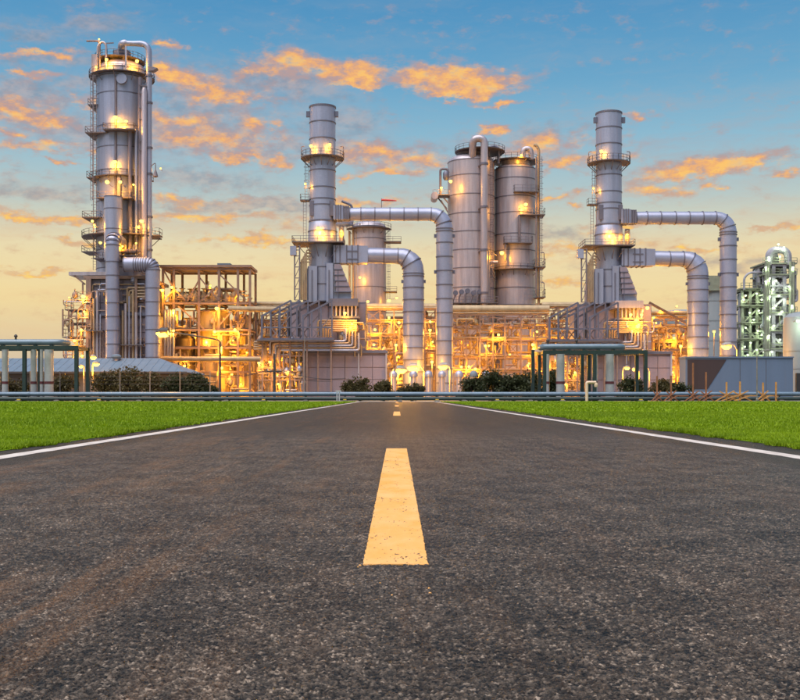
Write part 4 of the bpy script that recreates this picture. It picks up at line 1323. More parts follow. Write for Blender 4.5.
for y in (303, 329.5, 347.5):
    MB().box(((X(162) + X(250)) / 2, D + 4.5, Z(y) + .25), (X(250) - X(162), 8.6, .16)).build('platform', 'grating', sf, smooth=False)
mb = MB(); railing(mb, [(X(163), D - .3, Z(303.5)), (X(248), D - .3, Z(303.5))], 1.6); mb.build('railing', 'steel_warm', sf, smooth=False)
for (px, rr, y0, y1) in ((209, 17, 390, 307), (182, 9, 390, 334), (240, 7, 390, 312)):
    MB().lathe((X(px), D + 5, 0), [(rr * s, 0), (rr * s, Z(y1 + 4)), (rr * .8 * s, Z(y1 + 1.6)), (rr * .35 * s, Z(y1))], 22).build('vessel', 'buff_glow', sf)
pipe(sf, [(X(158), D - 2.5, Z(359.5)), (X(262), D - 2.5, Z(359.5))], 2.7 * s, 'buff_glow', name='header_pipe')
pipe(sf, [(X(230), D - 2, Z(309.5)), (X(232), D - 2, Z(309.5)), (X(300), D - 2, Z(310.5))], 2.8 * s, 'buff_glow', name='header_pipe')
clutter(sf, D, 164, 248, 288, 302, 1, 7, 40, 11, rmax=.42)
for k in range(9):
    q = 172 + k * 7.4
    MB().lathe((X(q), D + 2 + (k % 3), 0), [(.9, Z(302)), (1.0, Z(296)), (.7, Z(293.5)), (.3, Z(291)), (.3, Z(288)), (.7, Z(287.5)), (.7, Z(287))], 12).build('valve', 'buff_glow', sf)
clutter(sf, D, 160, 250, 310, 390, -1.5, 8, 170, 12, rmax=.32)
for px in (169, 171.5, 174.5, 166):
    pipe(sf, [(X(px), D - 1.2, Z(357)), (X(px), D - 1.2, Z(310))], .26, 'clad')
for (px, py, pw, rr) in ((164, 291, 700, .55), (173.5, 288, 420, .42), (209, 285, 260, .35), (175, 311, 500, .42), (173.5, 315, 400, .36), (218, 309, 800, .6), (237, 294, 420, .32), (234, 303, 300, .34), (216, 332, 900, .5), (236, 330, 700, .42), (230, 328, 300, .3),
                         (175, 331, 420, .4), (222, 348, 700, .5), (186, 366, 800, .4), (223, 368, 700, .42), (231, 374, 300, .3), (240, 384, 600, .3), (196, 384, 800, .3), (232, 340, 300, .3), (205, 340, 900, .3), (246, 352, 500, .3)):
    dy = -1.6 if rr > .39 else 1.4
    flood(sf, (X(px), D + dy, Z(py)), pw * 1.4, rr, (X(px), D + dy + 1.3, Z(py + 1)))

# ------------------------------------------------------------------ central pipe racks
def rack(label, D, cols, levels, seed, header, lamps, extra=60, rows=(0, 8), ymax=392):
    X, Z, s = px_tools(D)
    q = random.Random(seed)
    br = []
    for i in range(len(cols) - 1):
        for j in range(len(levels) - 1):
            if q.random() < .55:
                if q.random() < .5: br.append(((cols[i], levels[j]), (cols[i + 1], levels[j + 1])))
                else: br.append(((cols[i + 1], levels[j]), (cols[i], levels[j + 1])))
                if q.random() < .4: br.append(((cols[i], levels[j + 1]), (cols[i + 1], levels[j])))
    f = frame_building('pipe_rack', label, D, cols, levels, rows, 'steel_warm', .27, br, group='pipe racks')
    for (y, rr, dy, m_) in header:
        pipe(f, [(X(cols[0] - 3), D + dy, Z(y)), (X(cols[-1] + 3), D + dy, Z(y))], rr * s, m_, name='header_pipe')
    for j, y in enumerate(levels):
        for k in range(4):
            pipe(f, [(X(cols[0] - 2), D + rows[0] + 1 + 1.6 * k, Z(y) + .5), (X(cols[-1] + 2), D + rows[0] + 1 + 1.6 * k, Z(y) + .5)], .18 + .08 * ((j + k) % 3), q.choice(('pipe', 'buff_glow')))
    clutter(f, D, cols[0], cols[-1], levels[0] + 4, ymax, rows[0] - .5, rows[-1] - .5, extra * 2, seed + 1, ('pipe', 'steel_warm', 'buff_glow', 'pipe'), rmax=.26)
    for (px, py, pw, rr) in lamps:
        dy = rows[0] - 1.3 if rr > .36 else 2.6
        flood(f, (X(px), D + dy, Z(py)), pw * 1.3, rr, (X(px), D + dy + 1.3, Z(py + 1)))
    return f
L = lambda n, x0, x1, y0, y1, seed, p0=300, p1=800: [(random.Random(seed * 97 + i).uniform(x0, x1), random.Random(seed * 131 + i).uniform(y0, y1), random.Random(seed * 53 + i).uniform(p0, p1), random.Random(seed + i).uniform(.24, .42)) for i in range(n)]
rk1 = rack('pipe rack with crossed braces between the vertical ducts and the clipped bushes', 154.0 * K, [452, 466, 480, 493, 505, 521, 535, 548], [315, 326, 340, 358, 372], 31, [(308.5, 4.6, 3, 'buff_glow')],
     [(498, 335, 900, .42), (485, 346, 600, .4), (490, 345, 500, .3), (532, 345, 700, .5), (533, 349, 400, .4), (511, 354, 600, .32), (461, 367, 600, .4), (475, 369, 500, .4), (455, 337, 400, .3)] + L(8, 452, 548, 330, 385, 5, 400, 900))
rk2 = rack('pipe rack glimpsed behind the ducts and the domed vessel', 156.0 * K, [366, 380, 394, 404, 425, 436], [310, 322, 336, 352, 368], 41, [(306, 3.6, 3, 'buff_glow')],
     [(368, 302, 500, .42), (389, 301, 500, .5), (389, 318, 500, .4), (399, 323, 500, .4), (396, 331, 400, .3), (375, 330, 700, .4), (374, 345, 700, .4), (430, 322, 600, .4), (433, 341, 400, .3), (428, 345, 400, .3)] + L(6, 366, 436, 345, 388, 8, 400, 900))
rk3 = rack('pipe rack running behind the left gantry towards the frame building', 158.0 * K, [250, 262, 275, 290, 306], [308, 322, 338, 356, 374], 51, [(303.5, 2.6, 2, 'buff_glow')], L(9, 250, 300, 325, 388, 12, 500, 1000))
rk4 = rack('pipe rack behind the barricades with sloping stair and small white lamps', 150.0 * K, [640, 652, 664, 676, 688], [318, 328, 342, 354, 368], 61, [(312, 2.4, 3, 'buff_glow')],
     [(664, 309, 300, .36), (680, 305, 120, .3), (652, 318, 500, .4), (659, 322, 400, .3), (682, 319, 300, .3), (687, 333, 300, .36), (654, 324, 500, .3), (676, 372, 900, .3), (684, 380, 900, .3), (680, 388, 800, .3)] + L(6, 640, 688, 330, 390, 15, 400, 900))
D = 150.0 * K
X, Z, s = px_tools(D)
member('stair_stringer', (X(648), D - 1, Z(303)), (X(684), D - 1, Z(323)), .5, 'steel_warm', rk4)
member('boom', (X(660), D - 1.4, Z(350)), (X(695), D - 1.4, Z(350.5)), .45, 'steel_warm', rk4)
rk5 = rack('pipe rack seen through the large green pipe portal', 156.0 * K, [546, 558, 572, 586, 600], [308, 322, 338, 356, 374], 71, [(304.5, 3.2, 2, 'buff_glow')], L(10, 546, 600, 322, 388, 18, 500, 1000))

# equipment standing behind the racks
def equip(x0, x1, y, D, m_, label, seed):
    X, Z, s = px_tools(D)
    f = root('equipment_house', label, 'building', ((X(x0) + X(x1)) / 2, D, 0), 'equipment houses behind the racks')
    MB().box(((X(x0) + X(x1)) / 2, D + 4, Z(y) / 2), (X(x1) - X(x0), 8, Z(y))).build('wall', m_, f, smooth=False)
    n = max(2, int((x1 - x0) / 11))
    wd = (X(x1) - X(x0)) / n
    q = random.Random(seed)
    nz = max(2, int(Z(y) / 3.2))
    for i in range(n):
        for j in range(nz):
            hh = Z(y) / nz
            MB().box((X(x0) + (i + .5) * wd, D - .06 - q.random() * .12, (j + .5) * hh), (wd - .16, .3, hh - .16)).build('panel', q.choice((m_, 'buff_glow_panel', 'buff_glow')), f, smooth=False)
    MB().box(((X(x0) + X(x1)) / 2, D + 4, Z(y) + .2), (X(x1) - X(x0) + .8, 9, .4)).build('roof', 'steel_warm', f, smooth=False)
    for i in range(int((x1 - x0) / 9)):
        px = x0 + 4 + i * 9
        MB().lathe((X(px), D - 3, 0), [(1.5, 0), (1.5, Z(y) * q.uniform(.5, .9)), (1.1, Z(y) * .92), (.3, Z(y) * .96)], 14).build('vessel', q.choice(('buff_glow', 'pipe')), f)
    added_equip_lamps(f, x0, x1, y, D)
def added_equip_lamps(f, x0, x1, y, D):  # floods added in front of the panels to make them glow
    X, Z, s = px_tools(D)
    q = random.Random(int(x0))
    for i in range(int((x1 - x0) / 13)):
        px = x0 + 6 + i * 13
        py = y + 12 + q.random() * (380 - y - 12)
        flood(f, (X(px), D - 5.4, Z(py)), 900, .3, (X(px), D - 4.4, Z(py + 1)))
equip(158, 262, 322, 176.0 * K, 'buff_glow_panel', 'panelled equipment house glowing behind the open steel frame building', 1)
equip(262, 352, 322, 174.0 * K, 'buff_glow_panel', 'panelled equipment house behind the left gantry', 2)
equip(352, 446, 318, 181.0 * K, 'buff_glow_panel', 'panelled equipment house behind the ducts', 3)
equip(446, 560, 326, 184.0 * K, 'buff_glow_panel', 'panelled equipment house behind the twin columns', 4)
equip(560, 700, 332, 176.0 * K, 'buff_glow_panel', 'panelled equipment house behind the boiler beside the barricades', 5)

# fine pipework standing round the boilers and the tower base
for (rt, D_, x0, x1, y0, y1, n_, sd_) in (('boiler_house', 140.0, 258, 304, 342, 392, 60, 201), ('boiler_house.001', 143.0, 544, 590, 342, 392, 60, 202), ('boiler_house', 140.0, 340, 368, 322, 350, 26, 203), ('boiler_house.001', 143.0, 626, 654, 322, 350, 26, 204), ('tower_base_house', 150.0, 64, 92, 300, 392, 60, 205), ('tower_base_house', 150.0, 92, 146, 284, 314, 30, 206)):
    o_ = bpy.data.objects[rt]
    dd = -10.0 if rt[0] == 't' else -7.6
    clutter(o_, D_ * K + dd, x0, x1, y0, y1, -.6, .9, n_, sd_, ('pipe', 'steel_warm', 'clad', 'buff_glow'), .17)

# small roof-cowl vents in front of the racks
for i, px in enumerate((393.5, 413.5, 428.5, 442, 459, 473.5, 486)):
    D = 118.0 * K
    X, Z, s = px_tools(D)
    v = root('cowl_vent', ['mushroom vent cowl left of the brightest low lamp', 'mushroom vent cowl under the thick duct', 'mushroom vent cowl between the two ducts', 'mushroom vent cowl under the slim duct', 'mushroom vent cowl just beside the slim duct', 'mushroom vent cowl with bluish cap before the crossed braces', 'mushroom vent cowl half behind the clipped bushes'][i], 'vent', (X(px), D, 0), 'mushroom vents')
    MB().lathe((X(px), D, 0), [(2.9 * s, 0), (2.9 * s, Z(377))], 14).build('drum', 'clad_warm', v)
    MB().lathe((X(px), D, 0), [(4.0 * s, Z(377)), (4.4 * s, Z(375)), (3.8 * s, Z(372.6)), (2.0 * s, Z(371)), (.5 * s, Z(370.5))], 16).build('cap', 'clad' if i != 5 else 'blue_roof', v)

# ------------------------------------------------------------------ far green-lit unit, grey tank, pale tank
D = 215.0 * K
X, Z, s = px_tools(D)
gt = frame_building('reactor_tower', 'distant steel reactor tower glittering with greenish white lamps, arched top', D, [766, 773, 784, 791.5], [265, 276, 296, 314, 332, 350, 368], (0, 10), 'grey_steel', 1.1,
     [((771, 296), (786, 280)), ((771, 276), (788, 294)), ((768, 312), (784, 298)), ((770, 332), (788, 316)), ((788, 350), (770, 334))])
for y in (265, 276, 296, 314, 332, 350):
    MB().box(((X(762) + X(796)) / 2, D + 5, Z(y) + .4), (X(796) - X(762), 12, .4)).build('platform', 'green_steel', gt, smooth=False)
    mb = MB(); railing(mb, [(X(762), D - .9, Z(y) + .5), (X(796), D - .9, Z(y) + .5)], 1.6, 2.2, .14); mb.build('railing', 'green_steel', gt, smooth=False)
MB().lathe((X(778.5), D + 5, 0), [(6 * s, 0), (6 * s, Z(256)), (4.5 * s, Z(251)), (1.5 * s, Z(249))], 20).build('vessel', 'green_steel', gt)
ap = [(X(769), D, Z(265)), (X(769), D, Z(254)), (X(773), D, Z(250)), (X(784), D, Z(250)), (X(788), D, Z(254)), (X(788), D, Z(265))]
pipe(gt, ap, 1.1, 'grey_steel', 2.0, 'arch')
for px in (765, 767.5, 789.5, 792):
    pipe(gt, [(X(px), D - 1, Z(358)), (X(px), D - 1, Z(262))], .5, 'green_steel')
clutter(gt, D, 763, 796, 268, 352, -.5, 8, 60, 77, ('green_steel', 'grey_steel', 'tank_grey'), .6)
for (px, py) in ((776.5, 245), (782, 248), (778, 257), (767, 258), (764, 268), (791, 268), (768, 279), (774, 281), (764, 282), (771, 290), (787, 287), (768, 297), (790, 306), (782, 300), (768, 317), (780, 312), (786, 322), (772, 326), (791, 333), (767, 336), (778, 340), (788, 347), (770, 352), (783, 356), (774, 306), (777, 296)):
    flood(gt, (X(px), D - 1.6, Z(py)), 120, .5, (X(px), D - .2, Z(py + 1)), white=True)
lf = frame_building('distant_scaffold', 'lower distant frame full of pipes beside the glittering reactor tower', D + 4, [742, 750, 757, 764], [290, 307, 324, 340, 356], (0, 10), 'green_steel', .8, [((744, 304), (756, 292)), ((744, 322), (757, 309)), ((757, 340), (744, 326)), ((750, 356), (763, 342))])
X, Z, s = px_tools(D + 4)
for y in (290, 307, 324, 340):
    MB().box(((X(740) + X(765)) / 2, D + 9, Z(y) + .4), (X(765) - X(740), 12, .4)).build('platform', 'green_steel', lf, smooth=False)
    mb = MB(); railing(mb, [(X(740), D + 3, Z(y) + .5), (X(765), D + 3, Z(y) + .5)], 1.6, 2.2, .14); mb.build('railing', 'green_steel', lf, smooth=False)
for k in range(3):
    MB().lathe((X(746 + 7 * k), D + 9, 0), [(2.6 * s, 0), (2.6 * s, Z(296 + 12 * k)), (1.2 * s, Z(292 + 12 * k))], 16).build('vessel', 'tank_grey', lf)
pipe(lf, [(X(743), D + 3, Z(290)), (X(743), D + 3, Z(278)), (X(748), D + 3, Z(273)), (X(762), D + 3, Z(273))], .35, 'grey_steel', 2.5)
clutter(lf, D + 4, 741, 764, 293, 356, -.5, 8, 50, 78, ('green_steel', 'grey_steel', 'tank_grey'), .6)
for (px, py) in ((744, 296), (755, 294), (760, 300), (742, 300), (757, 311), (748, 313), (752, 320), (762, 318), (744, 328), (756, 331), (760, 335), (749, 343), (755, 350), (743, 347), (762, 352), (746, 355)):
    flood(lf, (X(px), D + 2.4, Z(py)), 110, .45, (X(px), D + 3.9, Z(py + 1)), white=True)

X, Z, s = px_tools(190.0 * K)
sb = root('concrete_silo', 'plain pale grey silo block between the two vertical ducts, railed top', 'silo', (X(716), 190 * K, 0))
MB().lathe((X(717), 190 * K + 5, 0), [(16 * s, 0), (16 * s, Z(290)), (15 * s, Z(286.5))], 28).build('wall', 'tank_grey', sb)
mb = MB(); railing(mb, [(X(706), 190 * K + .5, Z(287)), (X(728), 190 * K + .5, Z(287))], 2.6, 2, .14); mb.build('railing', 'green_steel', sb, smooth=False)
pipe(sb, [(X(712), 190 * K + 1, Z(287)), (X(712), 190 * K + 1, Z(279)), (X(719), 190 * K + 1, Z(279)), (X(719), 190 * K + 1, Z(287))], .5, 'green_steel', 1.5)
MB().box((X(714), 190 * K + 2, Z(283)), (5, 4, 4)).build('roof_cabin', 'green_steel', sb, smooth=False)
for y in (300, 320, 340):
    MB().lathe((X(717), 190 * K + 5, 0), [(16 * s + .08, Z(y) - .15), (16 * s + .08, Z(y) + .15)], 28).build('flange', 'tank_grey', sb)
X, Z, s = px_tools(205.0 * K)
ft = root('storage_tank', 'low wide storage tank with shallow grey dome far behind the pipe rack', 'tank', (X(680), 205 * K, 0))
MB().lathe((X(682), 205 * K, 0), [(30 * s, 0), (30 * s, Z(316))], 36).build('wall', 'tank_grey', ft)
dome(ft, (X(682), 205 * K, 0), 30 * s, Z(316), 6 * s, 'tank_grey', 'roof', 36)
X, Z, s = px_tools(100.0 * K)
pt = root('pale_tank', 'pale tank cut by the picture edge, lit lamp on its shoulder', 'tank', (X(806), 100 * K + 3, 0))
MB().lathe((X(811), 100 * K + 3, 0), [(19 * s, 0), (19 * s, Z(322)), (18 * s, Z(316)), (14 * s, Z(312)), (4 * s, Z(310))], 32).build('wall', 'tank_grey', pt)
for y in (350, 368):
    MB().lathe((X(811), 100 * K + 3, 0), [(19.3 * s, Z(y) - .1), (19.3 * s, Z(y) + .1)], 32).build('flange', 'tank_grey', pt)
MB().box((X(800.5), 100 * K + 1.2, Z(383)), (5 * s, 1.2, 20 * s)).build('door', 'black', pt, smooth=False)
flood(pt, (X(796), 100 * K - .8, Z(321)), 260, .40, (X(797), 100 * K + 1.5, Z(321.5)), white=True)

# ------------------------------------------------------------------ walled blue-grey building with the maroon panel
D = 95.0 * K
X, Z, s = px_tools(D)
wb = root('low_building', 'low flat pale blue building with slanted maroon panel on its front', 'building', (X(738), D, 0))
MB().box(((X(685.5) + X(793)) / 2, D + 1.5, Z(358) / 2), (X(793) - X(685.5), 3, Z(358))).build('wall', 'white_wall', wb, smooth=False)
MB().prism([(X(687.5), Z(359.6)), (X(726.5), Z(359.6)), (X(707.5), Z(389)), (X(687.5), Z(389))][::-1], D - .05, D + .02).build('maroon_panel', 'maroon_wall', wb, smooth=False)
MB().box(((X(685) + X(793.5)) / 2, D + 1.5, Z(358) + .1), (X(793.5) - X(685), 3.3, .2)).build('coping', 'white_wall', wb, smooth=False)
for px in (740, 766):
    MB().box((X(px), D - .012, Z(376)), (.05, .03, 4.6)).build('joint', 'grey_wall', wb, smooth=False)

# ------------------------------------------------------------------ blue roofed shed at the left
D = 94.0 * K
X, Z, s = px_tools(D)
sh = root('hip_roof_shed', 'low shed with wide blue grey hipped roof below the tallest tower', 'shed', (X(80), D, 0))
x0, x1 = X(-70), X(187)
ye, yr = Z(372.5), Z(360.5)
MB().box(((x0 + x1) / 2, D + 7, ye / 2), (x1 - x0 - 1.2, 13, ye)).build('wall', 'grey_wall', sh, smooth=False)
mb = MB()
mb.v = [Vector(q) for q in ((x0, D, ye), (x1, D, ye), (x1, D + 14, ye), (x0, D + 14, ye), (X(-40), D + 7, yr + .55), (X(148), D + 7, yr + .55))]
mb.f = [[0, 1, 5, 4], [1, 2, 5], [2, 3, 4, 5], [3, 0, 4], [3, 2, 1, 0]]
rf = mb.build('roof', 'blue_roof', sh, smooth=False)
for k in range(30):     # standing seams
    px = x0 + (x1 - x0) * (k + .5) / 30
    topx = max(X(-40), min(X(148), px))
    f = 1.0 if X(-40) <= px <= X(148) else (x1 - px) / (x1 - X(148)) if px > X(148) else (px - x0) / (X(-40) - x0)
    member('roof_seam', (px, D, ye + .0), (px, D + 7 * f, ye + (yr + .55 - ye) * f + .0), .06, 'blue_roof', rf)
MB().box(((x0 + x1) / 2, D - .12, ye), (x1 - x0, .2, .26)).build('gutter', 'grey_wall', sh, smooth=False)
tv = root('turbine_vent', 'round turbine ventilator on the blue shed roof', 'vent', (X(104.5), D + 6, yr))
MB().lathe((X(104.5), D + 6, 0), [(2.6 * s, yr - .3), (2.6 * s, Z(358)), (3.6 * s, Z(357.5)), (3.8 * s, Z(357))], 16).build('collar', 'clad', tv)
MB().lathe((X(104.5), D + 6, 0), [(4.2 * s, Z(357)), (5.2 * s, Z(355.5)), (5.0 * s, Z(354)), (3.2 * s, Z(352.8)), (.6 * s, Z(352.4))], 18).build('cap', 'blue_roof', tv)

# ------------------------------------------------------------------ ground pipes along the end of the lawn
DP = 76.0 * K
X, Z, s = px_tools(DP)
for (nm, lab, y, rr, m_, dy) in (('ground_pipe', 'long pale blue pipe running low across the whole lawn edge', 394.0, 2.1, 'pipe_blue', 0.2), ('ground_pipe', 'long dark green pipe lying below the pale blue pipe', 398.7, 1.9, 'green_paint', -0.1)):
    gpipe = root(nm, lab, 'pipe', (0, DP + dy, 0), 'pipes along the lawn')
    x = -80.0
    k = 0
    while x < 80:
        member('pipe_length', (x, DP + dy, Z(y)), (x + 9.96, DP + dy, Z(y)), 2 * rr * s, m_, gpipe, kind='cyl')
        MB().tube([(x + 9.9, DP + dy, Z(y)), (x + 10.05, DP + dy, Z(y))], rr * s + .035, 14).build('flange', m_, gpipe)
        x += 10
for k, px in enumerate((-20, 20, 58, 100, 140, 180, 227, 264, 306, 345, 400, 437, 464, 497, 530, 562, 600, 640, 690, 735, 780, 825)):
    MB().box((X(px), DP, .06), (.5, 1.4, .2)).build('sleeper', 'concrete', gpipe, smooth=False)
    MB().box((X(px), DP - .35, .2), (.34, .3, .12)).build('shoe', 'yellow_paint' if k % 2 else 'pole_dark', gpipe, smooth=False)
    MB().box((X(px), DP + .25, .43), (.16, .16, .7)).build('stanchion', 'green_paint', gpipe, smooth=False)

def portal(x0, x1, yt, D, posts, label, pipe_x, vents, risers):
    X, Z, s = px_tools(D)
    p = root('pipe_portal', label, 'portal', ((X(x0) + X(x1)) / 2, D, 0), 'green pipe portals')
    wb_ = .36
    dep = 4.2
    member('beam', (X(x0) - .2, D, Z(yt + 1.6)), (X(x1) + .2, D, Z(yt + 1.6)), .40, 'green_paint', p)
    member('beam', (X(x0) - .2, D + dep, Z(yt + 1.6)), (X(x1) + .2, D + dep, Z(yt + 1.6)), .36, 'green_paint', p)
    member('sill_beam', (X(x0) - .2, D, .22), (X(x1) + .2, D, .22), .3, 'green_paint', p)
    for px in posts:
        member('post', (X(px), D, 0), (X(px), D, Z(yt + 2.8)), .38, 'green_paint', p, kind='ibeam')
    for px in (posts[0], (posts[0] + posts[-1]) / 2 - 6, (posts[0] + posts[-1]) / 2 + 1, posts[-1]):
        member('post', (X(px), D + dep, 0), (X(px), D + dep, Z(yt + 2.8)), .38, 'green_paint', p)
    for px in posts:
        member('cross_beam', (X(px), D, Z(yt + 1.6) - .03), (X(px), D + dep, Z(yt + 1.6) - .03), .3, 'green_paint', p)
    lp = root('loop_pipe', 'fat blue pipe on ' + label, 'pipe', ((X(x0) + X(x1)) / 2, D + 2, Z(yt)), 'loop pipes')
    rr = 3.1 * s
    zc = Z(yt) + rr + .14
    a, b = pipe_x
    path = bend([(X(a), D + 3.4, zc), (X(a) + .01, D + 1.6, zc), (X(b), D + 1.6, zc), (X(b), D + 3.4, zc)], 1.0, 5)
    MB().tube(path, rr, 16).build('pipe_run', 'loop', lp)
    for q in np.linspace(X(a) + 1.2, X(b) - 1.2, 5):
        MB().box((q, D + 1.6, Z(yt) + .05), (.3, 2 * rr, .26)).build('saddle', 'green_paint', lp, smooth=False)
    for q in vents:
        MB().lathe((X(q), D + 1.6, 0), [(.12, zc + rr - .05), (.12, zc + rr + .25), (.2, zc + rr + .26), (.2, zc + rr + .4), (.08, zc + rr + .55)], 10).build('vent', 'pole_dark', lp)
    for (q, rw) in risers:
        MB().tube([(X(q), D + 1.8, 0), (X(q), D + 1.8, Z(yt + 1.2))], rw * s, 18).build('riser', 'riser', lp)
        MB().tube([(X(q), D + 1.8, Z(383.8)), (X(q), D + 1.8, Z(381.2))], rw * s + .02, 18).build('band', 'maroon', lp)
    return p
portal(544.5, 645.5, 350.5, DP + .8, [544.5, 594.5, 645.5], 'wide green portal near the beige vent post', (545, 627), (550, 579), [(549.5, 2.2), (563, 4.4), (598, 2.8), (613, 4.4)])
portal(-24, 77, 346.0, DP + .8, [-24, 24.5, 76.5], 'green portal at the lawn corner below the tallest tower', (-30, 58), (10.5, -12), [(-1, 3.2), (28, 3.0), (43.5, 4.6), (36, 1.8)])
X, Z, s = px_tools(DP + 5)
sp = root('side_post', 'slim free green post with stub beam next to the wide green portal', 'post', (X(533), DP + 5, 0))
member('post', (X(532.7), DP + 5, 0), (X(532.7), DP + 5, Z(350)), .38, 'green_paint', sp)
member('beam', (X(531.5), DP + 5, Z(350.8)), (X(546), DP + 5, Z(350.8)), .26, 'vent_beige', sp)

# beige vent post
VD = 73.6 * K
X, Z, s = px_tools(VD)
vp = root('vent_post', 'beige hooked vent pipe standing in front of the wide green portal', 'vent', (X(587), VD, 0))
MB().tube(bend([(X(586.8), VD, 0), (X(586.8), VD, Z(382.4)), (X(596), VD, Z(382.4))], .12, 3), 1.5 * s, 12).build('pipe', 'vent_beige', vp)
MB().lathe((X(596), VD, 0), [(1.5 * s, Z(387)), (1.9 * s, Z(385.5)), (1.9 * s, Z(384)), (1.2 * s, Z(382.6))], 12).build('outlet', 'vent_beige', vp)

# stanchion with meter (white) by the utility mast
MD = 75.0 * K
X, Z, s = px_tools(MD)
mp = root('meter_post', 'small white metering post on the pale blue pipe', 'post', (X(339), MD, 0))
MB().box((X(337), MD, .55), (.12, .12, 1.1)).build('leg', 'riser', mp, smooth=False)
MB().box((X(339.3), MD, .55), (.12, .12, 1.1)).build('leg', 'riser', mp, smooth=False)
MB().box((X(338.6), MD, 1.12), (.62, .2, .16)).build('box', 'riser', mp, smooth=False)

# ------------------------------------------------------------------ barricades
D = 74.2 * K
X, Z, s = px_tools(D)
bars = [(657, 376, 'timber_red', 6), (671, 375.5, 'timber_red', 8), (693, 363, 'timber_red', 9), (706, 372, 'timber_red', 9), (726.5, 382, 'timber', 12), (740, 381.5, 'timber', 13), (763, 382.5, 'timber', 8), (776, 382, 'timber', 4)]
names = ['rust red barricade post at the end beside the wide portal', 'rust red barricade post with low crossed stakes, second from the portal', 'tallest rust red barricade post before the maroon panel', 'rust red barricade post before the slanted maroon edge', 'orange timber barricade with long leaning stake', 'orange timber barricade with the widest crossed stakes', 'orange timber barricade leaning beside the grey lamp pole', 'lone orange timber post at the far end of the barricades']
for (px, y, m_, sp_), nm in zip(bars, names):
    b = root('barricade', nm, 'barricade', (X(px), D, 0), 'timber barricades')
    member('upright', (X(px), D, 0), (X(px), D, Z(y)), .15, m_, b)
    if sp_ > 5:
        member('stake', (X(px - sp_), D - .16, .02), (X(px + sp_ * .6), D - .16, 1.15), .11, m_, b)
        member('stake', (X(px + sp_), D + .16, .02), (X(px - sp_ * .55), D + .16, 1.10), .11, m_, b)
        member('stake', (X(px - sp_ * .5), D - .3, .1), (X(px + sp_ * .8), D - .3, .66), .1, m_, b)
    member('spacer', (X(px), D - .36, .5), (X(px), D + .3, .5), .1, m_, b)
    x2 = min(778, px + 20)
    member('rail', (X(px - 1.5), D + .12, .62), (X(min(px + 18, 778)), D + .12, .62), .12, m_, b)

# ------------------------------------------------------------------ lamps on poles
def street_lamp(label, px, ytop, D, head, power, arm=True, headr=.42, material='pole', base_y=None):
    X, Z, s = px_tools(D)
    p = root('street_lamp', label, 'street lamp', (X(px), D, 0), 'pole lamps')
    zt = Z(ytop)
    hx, hz = X(head[0]), Z(head[1])
    MB().lathe((X(px), D, 0), [(.18, 0), (.18, .3), (.13, .35), (.10, zt * .96), (.09, zt)], 10).build('pole', material, p)
    sgn = -1 if hx < X(px) else 1
    if arm:
        pts = bend([(X(px), D, zt - .5), (X(px), D, zt + .1), (X(px) + sgn * .9, D, zt + (hz - zt) * .35), (hx, D, hz + .14)], .5, 5)
        MB().tube(pts, .075, 8).build('arm', material, p)
    else:
        MB().tube([(X(px), D, zt - .05), ((X(px) + hx) / 2, D, hz + .16), (hx, D, hz + .14)], .05, 8).build('arm', material, p)
    # cobra head: tapered hood and a bowl of glass below
    L_ = headr * 1.5
    hd = MB()
    hd.tube([(hx - sgn * -.25, D, hz + .16), (hx - sgn * .0, D, hz + .16), (hx + sgn * L_ * .6, D, hz + .13), (hx + sgn * L_, D, hz + .1)], [.07, headr * .5, headr * .55, headr * .2], 12)
    h = hd.build('lamp_head', material, p)
    bl = MB()
    bl.tube([(hx - sgn * .05, D - .02, hz + .02), (hx + sgn * L_ * .2, D - .02, hz - .06), (hx + sgn * L_ * .7, D - .02, hz - .06), (hx + sgn * L_, D - .02, hz + .02)], [headr * .2, headr * .48, headr * .48, headr * .16], 12)
    bl.build('lamp_glass', 'bulb', h)
    glow((hx + sgn * L_ * .4, D - .5, hz - .75), power, p, size=.3)
    return p
street_lamp('tall lone street lamp with long arm leaning over the lawn edge', 220, 341.5, 77.5 * K, (168.5, 333), 500, headr=.9, material='pole_dark')
street_lamp('front lamp of the pair beside the blue shed', 92.5, 364.5, 90 * K, (93.5, 364), 350, False, .5)
street_lamp('rear lamp of the pair beside the blue shed', 88.5, 357.5, 91 * K, (91, 357.5), 300, False, .45)
street_lamp('little lamp almost touching the pair at the shed', 84, 366, 91.5 * K, (82.5, 366.5), 150, False, .3)
street_lamp('lamp pole with bright head in front of the thick duct', 391, 373, 100 * K, (396.5, 370), 1800, False, .95)
street_lamp('lamp pole with wide glare under the thick duct', 424, 371, 102 * K, (417, 367.5), 1800, False, .95)
street_lamp('lamp pole shining against the slim duct', 450, 369, 100 * K, (447, 366.5), 1100, False, .85)
street_lamp('lamp against the far slim duct above the pale building', 737, 350, 104 * K, (730.5, 346), 1100, False, .9)
street_lamp('first of three lamps seen through the wide portal', 622.5, 371, 92 * K, (625, 368), 320, False, .4)
street_lamp('middle of three lamps seen through the wide portal', 639, 371, 93 * K, (636, 369.5), 260, False, .34)
street_lamp('last of three lamps at the wide portal corner post', 649.5, 371, 94 * K, (647, 369.5), 160, False, .28)
